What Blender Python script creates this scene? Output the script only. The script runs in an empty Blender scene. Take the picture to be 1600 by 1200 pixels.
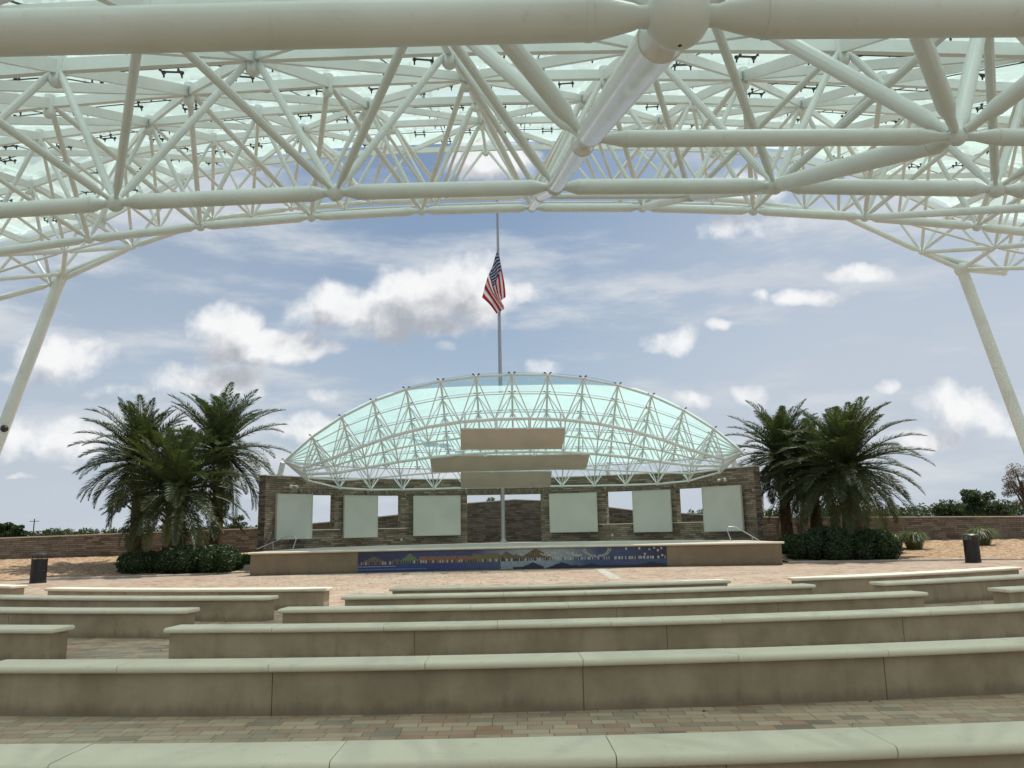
import bpy, math, random
from mathutils import Vector, Matrix
from mathutils import noise as mnoise
R = math.radians
S = bpy.context.scene
COL = S.collection
rnd = random.Random(7)

# ------------------------------------------------------------------ camera
FPX, PITCH, ROLL, EYE = 1245.0, R(10.3), R(1.15), 1.66
cd = bpy.data.cameras.new('camera'); cam = bpy.data.objects.new('camera', cd); COL.objects.link(cam)
cd.sensor_width = 36; cd.lens = 36 * FPX / 1600; cd.clip_start = .05; cd.clip_end = 6000
cam.matrix_world = Matrix.Translation((0, 0, EYE)) @ Matrix.Rotation(R(90) + PITCH, 4, 'X') @ Matrix.Rotation(-ROLL, 4, 'Z')
S.camera = cam
S.view_settings.view_transform = 'Standard'; S.view_settings.look = 'None'
S.view_settings.exposure = 0.0; S.view_settings.gamma = 1
S.cycles.max_bounces = 10; S.cycles.transparent_max_bounces = 24
S.cycles.diffuse_bounces = 4; S.cycles.use_denoising = True

def ray(x, y):
    dx = x - 800; dy = 600 - y
    c, s = math.cos(ROLL), math.sin(ROLL)
    X = dx*c + dy*s; U = -dx*s + dy*c
    fw = FPX*math.cos(PITCH) - U*math.sin(PITCH); up = FPX*math.sin(PITCH) + U*math.cos(PITCH)
    return X/fw, up/fw
def at_z(x, y, z):
    a, b = ray(x, y); Y = (z-EYE)/b; return Vector((a*Y, Y, z))
def at_Y(x, y, Y):
    a, b = ray(x, y); return Vector((a*Y, Y, b*Y+EYE))

# ------------------------------------------------------------------ light and sky
SUN_EL, SUN_AZ = R(65), R(47)
sd = bpy.data.lights.new('sun', 'SUN'); sd.energy = 4.2; sd.angle = R(.5); sd.color = (1, .955, .88)
sun = bpy.data.objects.new('sun', sd); COL.objects.link(sun)
sdir = Vector((math.sin(SUN_AZ)*math.cos(SUN_EL), math.cos(SUN_AZ)*math.cos(SUN_EL), math.sin(SUN_EL)))
sun.rotation_euler = sdir.to_track_quat('Z', 'Y').to_euler(); sun.location = (20, 10, 40)

class NT:
    def __init__(s, tree): s.t = tree
    def n(s, typ, ins=None, **kw):
        nd = s.t.nodes.new(typ)
        for k, v in kw.items(): setattr(nd, k, v)
        for k, v in (ins or {}).items():
            if hasattr(v, 'is_output') or isinstance(v, bpy.types.NodeSocket): s.t.links.new(v, nd.inputs[k])
            else: nd.inputs[k].default_value = v
        return nd
    def m(s, op, a, b=0.0, c=0.0, clamp=False):
        nd = s.n('ShaderNodeMath', {0: a, 1: b, 2: c}, operation=op); nd.use_clamp = clamp
        return nd.outputs[0]
    def mix(s, f, a, b, blend='MIX'):
        nd = s.t.nodes.new('ShaderNodeMix'); nd.data_type = 'RGBA'; nd.blend_type = blend
        for i, v in ((0, f), (6, a), (7, b)):
            if isinstance(v, bpy.types.NodeSocket): s.t.links.new(v, nd.inputs[i])
            else: nd.inputs[i].default_value = v if i == 0 or len(v) == 4 else (*v, 1)
        return nd.outputs[2]
    def ramp(s, f, lo, hi, a=0.0, b=1.0, smooth=True):
        nd = s.n('ShaderNodeMapRange', {0: f, 1: lo, 2: hi, 3: a, 4: b}); nd.clamp = True
        if smooth: nd.interpolation_type = 'SMOOTHSTEP'
        return nd.outputs[0]
    def noise(s, vec, scale, detail=4, rough=.55, out=0, **k):
        nd = s.n('ShaderNodeTexNoise', {'Scale': scale, 'Detail': detail, 'Roughness': rough})
        if vec is not None: s.t.links.new(vec, nd.inputs['Vector'])
        return nd.outputs[out]

world = bpy.data.worlds.new('World'); S.world = world; world.use_nodes = True
wt = world.node_tree; wt.nodes.clear(); W = NT(wt)
sky = W.n('ShaderNodeTexSky', sky_type='NISHITA', sun_disc=False, sun_elevation=SUN_EL, sun_rotation=SUN_AZ,
          altitude=0, air_density=1.0, dust_density=.6, ozone_density=2.0)
tc = W.n('ShaderNodeTexCoord'); D = tc.outputs['Generated']
blobs = [  # pixel centre, half axes, strength
 (350,505,50,30,1.0),(400,537,92,26,1.0),(468,550,58,18,.9),
 (520,476,58,32,1.0),(595,488,84,34,1.0),(650,462,72,44,.95),(712,448,72,46,1.0),(745,480,55,40,.8),(825,462,45,24,.55),(690,500,60,26,.7),
 (330,592,90,28,.75),(95,558,70,34,.85),(60,590,60,18,.6),(475,668,70,26,.8),(500,612,30,12,.5),
 (1352,430,52,17,.8),(1272,470,66,15,.8),(1188,464,18,16,.7),(1040,530,44,22,.85),(1122,512,22,10,.4),
 (1498,645,52,36,1.0),(1450,682,50,18,.85),(1545,662,50,24,.7),(1165,608,28,20,.7),(1080,632,34,14,.65),
 (1396,600,20,10,.6),(1170,352,90,24,.55),(770,255,70,30,.9),(1150,296,70,22,.7),(855,572,32,20,.4),
 (75,690,110,40,.62),(40,752,34,5,.5),(100,734,30,5,.45),(20,690,60,22,.55),(700,538,24,10,.4),(180,612,60,14,.4)]
grp = bpy.data.node_groups.new('cloud_field', 'ShaderNodeTree')
grp.interface.new_socket('Vector', in_out='INPUT', socket_type='NodeSocketVector')
grp.interface.new_socket('Field', in_out='OUTPUT', socket_type='NodeSocketFloat')
G = NT(grp); gi = G.n('NodeGroupInput'); go = G.n('NodeGroupOutput')
gv = gi.outputs[0]
# gnomonic coordinates about +Y, warped by noise
sep = G.n('ShaderNodeSeparateXYZ', {0: gv})
yy = G.m('MAXIMUM', sep.outputs[1], .08)
u = G.m('DIVIDE', sep.outputs[0], yy); v = G.m('DIVIDE', sep.outputs[2], yy)
uv = G.n('ShaderNodeCombineXYZ', {0: u, 1: v, 2: 0.0}).outputs[0]
wn = G.n('ShaderNodeTexNoise', {'Vector': uv, 'Scale': 14.0, 'Detail': 3.0}).outputs[1]
wv = G.n('ShaderNodeVectorMath', {0: wn, 1: (.5,.5,.5)}, operation='SUBTRACT').outputs[0]
wv = G.n('ShaderNodeVectorMath', {0: wv, 'Scale': .05}, operation='SCALE').outputs[0]
uvw = G.n('ShaderNodeVectorMath', {0: uv, 1: wv}, operation='ADD').outputs[0]
acc = None
for (x, y, ax, ay, st) in blobs:
    c = ray(x, y); e1 = ray(x+ax, y); e2 = ray(x, y-ay)
    hx = (e1[0]-c[0])*1.22; hy = (e2[1]-c[1])*1.2
    d = G.n('ShaderNodeVectorMath', {0: uvw, 1: (c[0], c[1], 0)}, operation='SUBTRACT').outputs[0]
    d = G.n('ShaderNodeVectorMath', {0: d, 1: (1/hx, 1/hy, 0)}, operation='MULTIPLY').outputs[0]
    q = G.n('ShaderNodeVectorMath', {0: d, 1: d}, operation='DOT_PRODUCT').outputs['Value']
    f = G.m('MULTIPLY_ADD', q, -.8, st - .1)
    acc = f if acc is None else G.n('ShaderNodeMath', {0: acc, 1: f, 2: .12}, operation='SMOOTH_MAX').outputs[0]
acc = G.m('MAXIMUM', acc, -1.2)
n1 = G.noise(uvw, 13, 10, .6); 
acc = G.m('ADD', acc, G.m('MULTIPLY', G.m('SUBTRACT', n1, .5), 2.7))
# all other directions: scattered clouds
gen = G.noise(gv, 3.2, 8, .58)
gen = G.m('MULTIPLY', G.m('SUBTRACT', gen, .54), 5.0)
front = G.ramp(sep.outputs[1], .25, .5)
# outside the photographed window (high up or far to the side) fall back to scattered clouds as well
hi = G.ramp(v, .62, .95); side = G.ramp(G.m('ABSOLUTE', u), .75, 1.1)
front = G.m('MULTIPLY', front, G.m('SUBTRACT', 1.0, G.m('MAXIMUM', hi, side)))
mixf = G.n('ShaderNodeMix', {0: front, 2: gen, 3: acc}); mixf.data_type = 'FLOAT'
grp.links.new(mixf.outputs[0], go.inputs[0])
def field(vec):
    g = wt.nodes.new('ShaderNodeGroup'); g.node_tree = grp; wt.links.new(vec, g.inputs[0]); return g.outputs[0]
f0 = field(D)
off = W.n('ShaderNodeVectorMath', {0: D, 1: (.014, .0, .034)}, operation='ADD').outputs[0]
f1 = field(off)
dens = W.ramp(f0, -.2, .75)
shade = W.ramp(f1, -.05, 1.15)
fine = W.noise(D, 40, 6, .6)
shade = W.m('ADD', shade, W.m('MULTIPLY', W.m('SUBTRACT', fine, .5), .55), clamp=True)
cloud = W.mix(shade, (9.6, 9.6, 9.6), (4.3, 4.5, 4.95))
# thin high veil, stretched sideways; thicker to the horizon
mp = W.n('ShaderNodeMapping', {'Vector': D, 'Scale': (1.6, 1.6, 6.5), 'Rotation': (0, R(12), 0)}).outputs[0]
veil = W.noise(mp, 2.4, 9, .6)
sepw = W.n('ShaderNodeSeparateXYZ', {0: D})
elev = sepw.outputs[2]
vb = W.ramp(veil, .42, .64)
hz = W.ramp(elev, .0, .42, 1.0, .10, smooth=False)
rt = W.ramp(sepw.outputs[0], -.05, .40, 0, .42)
lf = W.ramp(sepw.outputs[0], -.10, -.42, 0, .18)
amt = W.m('ADD', W.m('MULTIPLY_ADD', vb, .5, .13), W.m('ADD', W.m('MULTIPLY', hz, .72), W.m('ADD', rt, lf)), clamp=True)
blue = W.mix(1.0, sky.outputs[0], (.74, .86, .88), 'MULTIPLY')
base = W.mix(W.m('MULTIPLY', amt, .95), blue, W.mix(W.ramp(veil, .45, .72), (5.45, 6.05, 6.85), (7.1, 7.4, 7.7)))
out = W.mix(W.m('MULTIPLY', dens, .95), base, cloud)
bg = W.n('ShaderNodeBackground', {'Color': out, 'Strength': .1})
wo = W.n('ShaderNodeOutputWorld', {'Surface': bg.outputs[0]})

# ------------------------------------------------------------------ materials
def mat(name, base=(.5,.5,.5), rough=.6, metal=0.0, spec=.5):
    m = bpy.data.materials.new(name); m.use_nodes = True
    t = NT(m.node_tree); b = m.node_tree.nodes['Principled BSDF']
    b.inputs['Base Color'].default_value = (*base, 1); b.inputs['Roughness'].default_value = rough
    b.inputs['Metallic'].default_value = metal; b.inputs['Specular IOR Level'].default_value = spec
    return m, t, b
def bump(t, b, h, strength=.3, dist=.02):
    n = t.n('ShaderNodeBump', {'Height': h, 'Strength': strength, 'Distance': dist})
    t.t.links.new(n.outputs[0], b.inputs['Normal'])
def setc(t, b, c): t.t.links.new(c, b.inputs['Base Color'])
M = {}
# painted steel
m, t, b = mat('painted_steel', (.6,.6,.55), .42); M['steel'] = m
g = t.n('ShaderNodeNewGeometry').outputs['Position']
n = t.noise(g, 1.7, 5); n2 = t.noise(g, 23, 4)
c = t.mix(t.ramp(n, .42, .72), (.72,.75,.74), (.65,.68,.655)); c = t.mix(t.ramp(n2, .6, .75, 0, .3), c, (.52,.52,.47)); setc(t, b, c)
bump(t, b, n2, .05, .002)
# ledge stone
def ledge(name, c1, c2, c3):
    m, t, b = mat(name, rough=.85, spec=.25)
    uvn = t.n('ShaderNodeTexCoord').outputs['UV']
    jit = t.noise(uvn, 2.3, 3, out=1)
    uvj = t.n('ShaderNodeVectorMath', {0: uvn, 1: t.n('ShaderNodeVectorMath', {0: jit, 'Scale': .035}, operation='SCALE').outputs[0]}, operation='ADD').outputs[0]
    br = t.n('ShaderNodeTexBrick', {'Vector': uvj, 'Color1': (0,0,0,1), 'Color2': (1,1,1,1), 'Mortar': (.5,.5,.5,1), 'Scale': 1.0,
             'Mortar Size': .006, 'Mortar Smooth': .3, 'Brick Width': .42, 'Row Height': .105, 'Bias': 0.0})
    br.offset = .37; br.squash = 1.4; br.squash_frequency = 3
    br2 = t.n('ShaderNodeTexBrick', {'Vector': uvj, 'Color1': (0,0,0,1), 'Color2': (1,1,1,1), 'Mortar': (.5,.5,.5,1), 'Scale': 1.0,
             'Mortar Size': .0, 'Brick Width': 1.1, 'Row Height': .21, 'Bias': 0.0})
    f = t.n('ShaderNodeSeparateColor', {0: br.outputs[0]}).outputs[0]
    f2 = t.n('ShaderNodeSeparateColor', {0: br2.outputs[0]}).outputs[0]
    c = t.mix(f, c1, c2); c = t.mix(t.m('MULTIPLY', f2, .55), c, c3)
    nn = t.noise(uvn, 14, 5, .65)
    c = t.mix(t.ramp(nn, .35, .75, 0, .55), c, tuple(x*.45 for x in c1))
    c = t.mix(br.outputs['Fac'], c, (.03,.026,.02)); setc(t, b, c)
    h = t.m('ADD', t.m('MULTIPLY', f, .8), t.m('ADD', t.m('MULTIPLY', nn, .5), t.m('MULTIPLY', br.outputs['Fac'], -1.2)))
    bump(t, b, h, .9, .035); return m
M['stone'] = ledge('ledge_stone', (.13,.105,.072), (.50,.42,.31), (.27,.232,.17))
M['stone2'] = ledge('brown_ledge_stone', (.14,.11,.08), (.39,.325,.25), (.25,.215,.175))
# cast stone cap
def caststone(name, a, bb, rough=.7):
    m, t, b = mat(name, rough=rough, spec=.3)
    g = t.n('ShaderNodeNewGeometry').outputs['Position']
    n = t.noise(g, 1.1, 6, .6); n2 = t.noise(g, 60, 3); n3 = t.noise(g, 7, 6, .7)
    c = t.mix(t.ramp(n, .35, .7), a, bb); c = t.mix(t.ramp(n3, .56, .78, 0, .45), c, tuple(x*.55 for x in bb))
    c = t.mix(t.ramp(n2, .55, .8, 0, .18), c, (.3,.27,.2)); setc(t, b, c); bump(t, b, n2, .12, .004); return m
M['cap'] = caststone('cast_stone_cap', (.72,.665,.54), (.65,.60,.48))
def stucco(name, a, bb):
    m, t, b = mat(name, rough=.9, spec=.2)
    g = t.n('ShaderNodeNewGeometry').outputs['Position']
    n = t.noise(g, 1.3, 6, .62); n2 = t.noise(g, 90, 3)
    st = t.n('ShaderNodeMapping', {'Vector': g, 'Scale': (5, 5, .9)}).outputs[0]; n3 = t.noise(st, 1.2, 5, .6)
    z = t.n('ShaderNodeSeparateXYZ', {0: g}).outputs[2]
    c = t.mix(t.ramp(n, .32, .7), a, bb)
    c = t.mix(t.ramp(n3, .5, .75, 0, .28), c, tuple(x*.65 for x in bb))
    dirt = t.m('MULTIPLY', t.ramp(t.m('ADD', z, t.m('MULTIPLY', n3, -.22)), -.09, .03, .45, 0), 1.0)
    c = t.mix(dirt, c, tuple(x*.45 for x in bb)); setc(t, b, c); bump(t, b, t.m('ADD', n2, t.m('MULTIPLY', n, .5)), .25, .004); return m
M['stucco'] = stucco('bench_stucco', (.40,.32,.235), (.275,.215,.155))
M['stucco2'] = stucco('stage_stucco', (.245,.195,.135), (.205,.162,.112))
# pavers
m, t, b = mat('pavers', rough=.88, spec=.25); M['paver'] = m
g = t.n('ShaderNodeNewGeometry').outputs['Position']
g2 = t.n('ShaderNodeMapping', {'Vector': g, 'Rotation': (0,0,R(.6))}).outputs[0]
def brick(w, h, off=.5, ms=.006, sq=1.0, sf=2):
    x = t.n('ShaderNodeTexBrick', {'Vector': g2, 'Color1': (0,0,0,1), 'Color2': (1,1,1,1), 'Mortar': (.5,.5,.5,1), 'Scale': 1.0,
       'Mortar Size': ms, 'Mortar Smooth': .4, 'Brick Width': w, 'Row Height': h, 'Bias': 0.0}); x.offset = off; x.squash = sq; x.squash_frequency = sf; return x
k1 = brick(.215, .145, .42, .005, 1.45, 3)
f = t.n('ShaderNodeSeparateColor', {0: k1.outputs[0]}).outputs[0]
c = t.mix(t.ramp(f, 0, .5, smooth=False), (.33,.185,.13), (.49,.38,.275))
c = t.mix(t.ramp(f, .5, 1.0, smooth=False), c, (.205,.165,.135))
nb = t.noise(g, .35, 5, .6); c = t.mix(t.ramp(nb, .38, .68, 0, .6), c, (.46,.40,.31))
ns = t.noise(g, 30, 5, .65); c = t.mix(t.ramp(ns, .5, .8, 0, .35), c, (.22,.17,.13))
nd_ = t.noise(g, 3.0, 5, .6); c = t.mix(t.ramp(nd_, .58, .8, 0, .35), c, (.18,.14,.11))
c = t.mix(t.m('MULTIPLY', k1.outputs['Fac'], .85), c, (.13,.10,.075)); setc(t, b, c)
bump(t, b, t.m('ADD', t.m('MULTIPLY', k1.outputs['Fac'], -1.0), t.m('ADD', t.m('MULTIPLY', ns, .25), t.m('MULTIPLY', f, .25))), .5, .012)
# mulch
m, t, b = mat('mulch', rough=.95, spec=.15); M['mulch'] = m
g = t.n('ShaderNodeNewGeometry').outputs['Position']
vo = t.n('ShaderNodeTexVoronoi', {'Vector': g, 'Scale': 8.0, 'Randomness': 1.0}); f = t.n('ShaderNodeSeparateColor', {0: vo.outputs['Color']}).outputs[0]
c = t.mix(f, (.27,.165,.09), (.56,.42,.27)); n = t.noise(g, 5, 6, .7); c = t.mix(t.ramp(n, .5, .72, 0, .6), c, (.2,.12,.06)); setc(t, b, c)
bump(t, b, t.m('ADD', vo.outputs['Distance'], n), .9, .06)
# grass field
m, t, b = mat('field', rough=.95, spec=.1); M['field'] = m
g = t.n('ShaderNodeNewGeometry').outputs['Position']; n = t.noise(g, .05, 6, .6); n2 = t.noise(g, 4, 5)
c = t.mix(t.ramp(n, .4, .65), (.07,.095,.035), (.13,.13,.06)); c = t.mix(t.ramp(n2, .4, .7, 0, .4), c, (.05,.07,.02)); setc(t, b, c)
# translucent roof glass
def glassmat(name, tr_col, tp_col, tl, tp, gloss=.06):
    m = bpy.data.materials.new(name); m.use_nodes = True; m.node_tree.nodes.clear(); t = NT(m.node_tree)
    o = t.n('ShaderNodeOutputMaterial')
    g = t.n('ShaderNodeNewGeometry').outputs['Position']; n = t.noise(g, .45, 4, .6)
    tl_ = t.n('ShaderNodeBsdfTranslucent', {'Color': t.mix(t.ramp(n, .35, .7), tr_col, tuple(x*.88 for x in tr_col))})
    tp_ = t.n('ShaderNodeBsdfTransparent', {'Color': (*tp_col, 1)})
    gl = t.n('ShaderNodeBsdfGlossy', {'Color': (.9,1,.97,1), 'Roughness': .03})
    m1 = t.n('ShaderNodeMixShader', {0: tp/(tl+tp), 1: tl_.outputs[0], 2: tp_.outputs[0]})
    fr = t.n('ShaderNodeFresnel', {'IOR': 1.45}).outputs[0]
    m2 = t.n('ShaderNodeMixShader', {0: t.m('MULTIPLY', fr, .45), 1: m1.outputs[0], 2: gl.outputs[0]})
    t.t.links.new(m2.outputs[0], o.inputs[0]); return m
M['glass'] = glassmat('frosted_mint_glass', (.80,.96,.88), (.78,.95,.88), .88, .12)
M['glass_aqua'] = glassmat('frosted_aqua_glass', (.50,.69,.64), (.66,.90,.85), .77, .23)
M['glass_clear'] = glassmat('clear_tinted_glass', (.40,.55,.56), (.66,.80,.82), .07, .93)
m, t, b = mat('glossy_white_steel', (.78,.79,.76), .16, spec=.8); M['gloss'] = m
g = t.n('ShaderNodeNewGeometry').outputs['Position']; st_ = t.n('ShaderNodeMapping', {'Vector': g, 'Scale': (9, .8, 9)}).outputs[0]; n = t.noise(st_, 3, 6, .65)
setc(t, b, t.mix(t.ramp(n, .4, .65), (.80,.80,.78), (.75,.75,.72))); t.t.links.new(t.ramp(n, .35, .6, .14, .24), b.inputs['Roughness']); bump(t, b, n, .04, .002)
M['dark'] = mat('dark_fitting', (.04,.04,.04), .45, .3)[0]
M['galv'] = mat('aluminium', (.42,.42,.43), .45, .6)[0]
m, t, b = mat('acoustic_board', (.55,.53,.47), .75); M['board'] = m
g = t.n('ShaderNodeNewGeometry').outputs['Position']; n = t.noise(g, .9, 4); n2 = t.noise(g, 120, 2)
setc(t, b, t.mix(t.ramp(n, .35, .7), (.50,.445,.37), (.44,.39,.32))); bump(t, b, n2, .1, .003)
m, t, b = mat('white_board', (.62,.66,.60), .6); M['panel'] = m
g = t.n('ShaderNodeNewGeometry').outputs['Position']; n = t.noise(g, .8, 4)
setc(t, b, t.mix(t.ramp(n, .35, .7), (.60,.615,.55), (.55,.565,.50)))
M['stainless'] = mat('stainless', (.55,.55,.55), .25, .9)[0]
M['bin'] = mat('black_powder_coat', (.022,.022,.024), .42)[0]
M['curb'] = caststone('curb_concrete', (.48,.45,.39), (.40,.37,.31), .9)
def leafmat(name, a, bb, tl=.25):
    m, t, b = mat(name, rough=.45, spec=.4)
    oi = t.n('ShaderNodeNewGeometry'); g = oi.outputs['Position']; n = t.noise(g, 2.2, 3); n2 = oi.outputs['Random Per Island']
    c = t.mix(t.ramp(n, .35, .65), a, bb); c = t.mix(t.ramp(n2, .3, 1, 0, .6, smooth=False), c, tuple(x*1.7 for x in bb)); setc(t, b, c)
    tr = t.n('ShaderNodeBsdfTranslucent', {'Color': t.mix(1.0, c, (1.5,1.6,.7), 'MULTIPLY')})
    mx = t.n('ShaderNodeMixShader', {0: tl, 1: b.outputs[0], 2: tr.outputs[0]})
    t.t.links.new(mx.outputs[0], m.node_tree.nodes['Material Output'].inputs[0]); return m
M['palm'] = leafmat('palm_leaf', (.04,.06,.022), (.062,.08,.03), .22)
M['palm_y'] = leafmat('old_palm_leaf', (.16,.15,.05), (.12,.13,.045), .2)
M['hedge'] = leafmat('hedge_leaf', (.022,.042,.014), (.035,.06,.02))
M['tuft'] = leafmat('tuft_blade', (.075,.105,.035), (.12,.15,.055))
M['far'] = leafmat('tree_leaf', (.04,.055,.025), (.055,.075,.03))
M['myrtle'] = leafmat('myrtle_leaf', (.12,.11,.06), (.14,.085,.07))
m, t, b = mat('palm_bark', rough=.95, spec=.1); M['bark'] = m
g = t.n('ShaderNodeNewGeometry').outputs['Position']; n = t.noise(g, 9, 5, .7)
setc(t, b, t.mix(t.ramp(n, .35, .7), (.16,.115,.075), (.07,.05,.033))); bump(t, b, n, .8, .05)
def attrmat(name, rough=.5, spec=.4, transl=0):
    m, t, b = mat(name, rough=rough, spec=spec); a = t.n('ShaderNodeAttribute', attribute_name='Col'); setc(t, b, a.outputs['Color'])
    if transl:
        tr = t.n('ShaderNodeBsdfTranslucent', {'Color': a.outputs['Color']})
        mx = t.n('ShaderNodeMixShader', {0: transl, 1: b.outputs[0], 2: tr.outputs[0]})
        t.t.links.new(mx.outputs[0], m.node_tree.nodes['Material Output'].inputs[0])
    return m
M['mosaic'] = attrmat('mosaic_tile', .3, .5); M['flag'] = attrmat('flag_cloth', .8, .1, .35)

# ------------------------------------------------------------------ mesh helpers
class MB:
    def __init__(s): s.v = []; s.f = []; s.uv = []; s.col = []
    def face(s, pts, uv=None, col=None):
        i = len(s.v); s.v += [tuple(p) for p in pts]; s.f.append(tuple(range(i, i+len(pts))))
        s.uv.append(uv or [(0, 0)]*len(pts)); s.col.append(col)
    def quadgrid(s, rows, closed=False):   # rows of points sharing vertices
        i0 = len(s.v); n = len(rows[0])
        for r in rows: s.v += [tuple(p) for p in r]
        for a in range(len(rows)-1):
            for k in range(n if closed else n-1):
                k2 = (k+1) % n
                s.f.append((i0+a*n+k, i0+a*n+k2, i0+(a+1)*n+k2, i0+(a+1)*n+k)); s.uv.append([(0,0)]*4); s.col.append(None)
    def box(s, c, sx, sy, sz, M3=None):
        c = Vector(c); M3 = M3 or Matrix.Identity(3)
        P = [c + M3 @ Vector((x*sx/2, y*sy/2, z*sz/2)) for x in (-1,1) for y in (-1,1) for z in (-1,1)]
        i = len(s.v); s.v += [tuple(p) for p in P]
        for f in ((0,1,3,2),(4,6,7,5),(0,4,5,1),(2,3,7,6),(0,2,6,4),(1,5,7,3)):
            s.f.append(tuple(i+k for k in f)); s.uv.append([(0,0)]*4); s.col.append(None)
    def tube(s, pts, rads, n=12, cap=True):
        pts = [Vector(p) for p in pts]
        if not hasattr(rads, '__len__'): rads = [rads]*len(pts)
        rows = []; up = None
        for i, p in enumerate(pts):
            d = (pts[min(i+1, len(pts)-1)] - pts[max(i-1, 0)])
            if d.length < 1e-7: d = Vector((0,0,1))
            d.normalize()
            if up is None: up = Vector((0,0,1)) if abs(d.z) < .9 else Vector((1,0,0))
            a = d.cross(up).normalized(); bb = a.cross(d).normalized(); up = bb
            rows.append([p + (a*math.cos(2*math.pi*k/n) + bb*math.sin(2*math.pi*k/n))*rads[i] for k in range(n)])
        i0 = len(s.v); s.quadgrid(rows, True)
        if cap:
            s.f.append(tuple(i0+k for k in range(n))); s.f.append(tuple(i0+(len(rows)-1)*n+k for k in reversed(range(n))))
            s.uv += [[(0,0)]*n]*2; s.col += [None, None]
    def ball(s, c, r, n=12, m=8):
        c = Vector(c)
        s.quadgrid([[c + Vector((math.cos(2*math.pi*k/n)*math.sin(a), math.sin(2*math.pi*k/n)*math.sin(a), math.cos(a)))*r for k in range(n)]
                    for a in [math.pi*max(.02, min(.98, j/m)) for j in range(m+1)]], True)
    def lathe(s, c, prof, n=24):
        c = Vector(c); s.quadgrid([[c + Vector((math.cos(2*math.pi*k/n)*r, math.sin(2*math.pi*k/n)*r, z)) for k in range(n)] for r, z in prof], True)
    def build(s, name, m, parent=None, smooth=35):
        me = bpy.data.meshes.new(name); me.from_pydata(s.v, [], s.f)
        if any(any(p != (0,0) for p in u) for u in s.uv):
            l = me.uv_layers.new(name='UVMap'); l.data.foreach_set('uv', [c for u in s.uv for p in u for c in p])
        if any(c is not None for c in s.col):
            l = me.color_attributes.new('Col', 'FLOAT_COLOR', 'CORNER')
            l.data.foreach_set('color', [x for f, c in zip(s.f, s.col) for _ in f for x in (*(c or (.5,.5,.5)), 1)])
        if m: me.materials.append(M[m] if isinstance(m, str) else m)
        if smooth:
            me.polygons.foreach_set('use_smooth', [True]*len(me.polygons)); me.set_sharp_from_angle(angle=R(smooth))
        me.update()
        o = bpy.data.objects.new(name, me); COL.objects.link(o)
        if parent is not None: o.parent = parent; o.matrix_parent_inverse = Matrix.Identity(4) if parent.type != 'EMPTY' else Matrix.Translation(-Vector(parent.location))
        return o
def tag(o, label=None, cat=None, group=None, kind=None):
    for k, v in (('label', label), ('category', cat), ('group', group), ('kind', kind)):
        if v: o[k] = v
    return o
def empty(name, loc=(0,0,0)):
    o = bpy.data.objects.new(name, None); o.location = loc; o.empty_display_size = .3; COL.objects.link(o); return o
def inframe(p):
    p = Vector(p)
    if p.y < .3: return False
    a = p.x/p.y; return abs(a) < .68
def limited(name, items, m, root, smooth=35, maxn=100, key=None):
    """items: (centre, function(MB)); the 100 that show largest become parts, the rest one part"""
    items = sorted(items, key=lambda it: (0 if inframe(it[0]) else 1, (Vector(it[0])-Vector((0,0,EYE))).length))
    for c, fn in items[:maxn]:
        b = MB(); fn(b); b.build(name, m, root, smooth)
    if items[maxn:]:
        b = MB()
        for c, fn in items[maxn:]: fn(b)
        tag(b.build(name, m, root, smooth), kind='stuff')
def interp(xs, ys, x):
    if x <= xs[0]: i = 0
    elif x >= xs[-1]: i = len(xs)-2
    else: i = max(k for k in range(len(xs)-1) if xs[k] <= x)
    return ys[i] + (ys[i+1]-ys[i])*(x-xs[i])/(xs[i+1]-xs[i])

# ------------------------------------------------------------------ ground
b = MB(); b.face([(-3000,-800,-.03),(3000,-800,-.03),(3000,4000,-.03),(-3000,4000,-.03)]); tag(b.build('ground', 'field', None, 0), kind='structure')
b = MB()
edge = [(-34,-12),(34,-12),(34,31),(24,33.2),(16,34.3),(11.6,34.8),(11.4,39),(13,43),(-13,43),(-11.6,39),(-11.4,35.9),(-13.4,34.3),(-16,33.4),(-20,33.0),(-34,30)]
b.face([(x,y,0) for x,y in edge]); tag(b.build('pavement', 'paver', None, 0), kind='structure')
# planted banks rising to the outer wall
def bedz(X, Y, yf, yb): t_ = max(0, min(1, (Y-yf)/(yb-yf))); return .02 + .62*t_**.85
WALL = [(-48,35,1.62),(-27.7,41.8,1.66),(-15.2,46.2,1.93),(-11.3,48.6,2.24),(-7.3,50.2,2.62),(-2.9,51.2,3.29),(0,52,3.48),(2.9,51.2,3.29),(7.3,50.2,2.62),(11.3,48.6,2.24),(15.2,46.4,1.97),(27.7,42.3,1.72),(48,36.5,1.62)]
def wally(X): return interp([w[0] for w in WALL], [w[1] for w in WALL], X)
def frontL(X): return interp([-46,-34,-20,-16,-13.4,-11.4], [28.5,30,33.0,33.4,34.3,35.9], X)
def frontR(X): return interp([11.6,16,24,34,46], [34.8,34.3,33.2,31,29], X)
for nm, x0, x1, ff in (('mulch_bed', -46, -11.5, frontL), ('mulch_bed', 11.7, 46, frontR)):
    b = MB(); nx, ny = 170, 46; rows = []
    for i in range(nx+1):
        X = x0+(x1-x0)*i/nx; yf = ff(X); yb = wally(X)+.1; r = []
        for j in range(ny+1):
            Y = yf+(yb-yf)*j/ny
            r.append((X, Y, bedz(X,Y,yf,yb) + (.035*mnoise.noise((X*2.3,Y*2.3,0)) + .03*mnoise.noise((X*7,Y*7,3)) if j else 0)))
        rows.append(r)
    b.quadgrid(rows); tag(b.build(nm, 'mulch', None, 60), kind='structure')
def bed_height(X, Y):
    ff = frontL if X < 0 else frontR; return bedz(X, Y, ff(X), wally(X)+.1)
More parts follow.
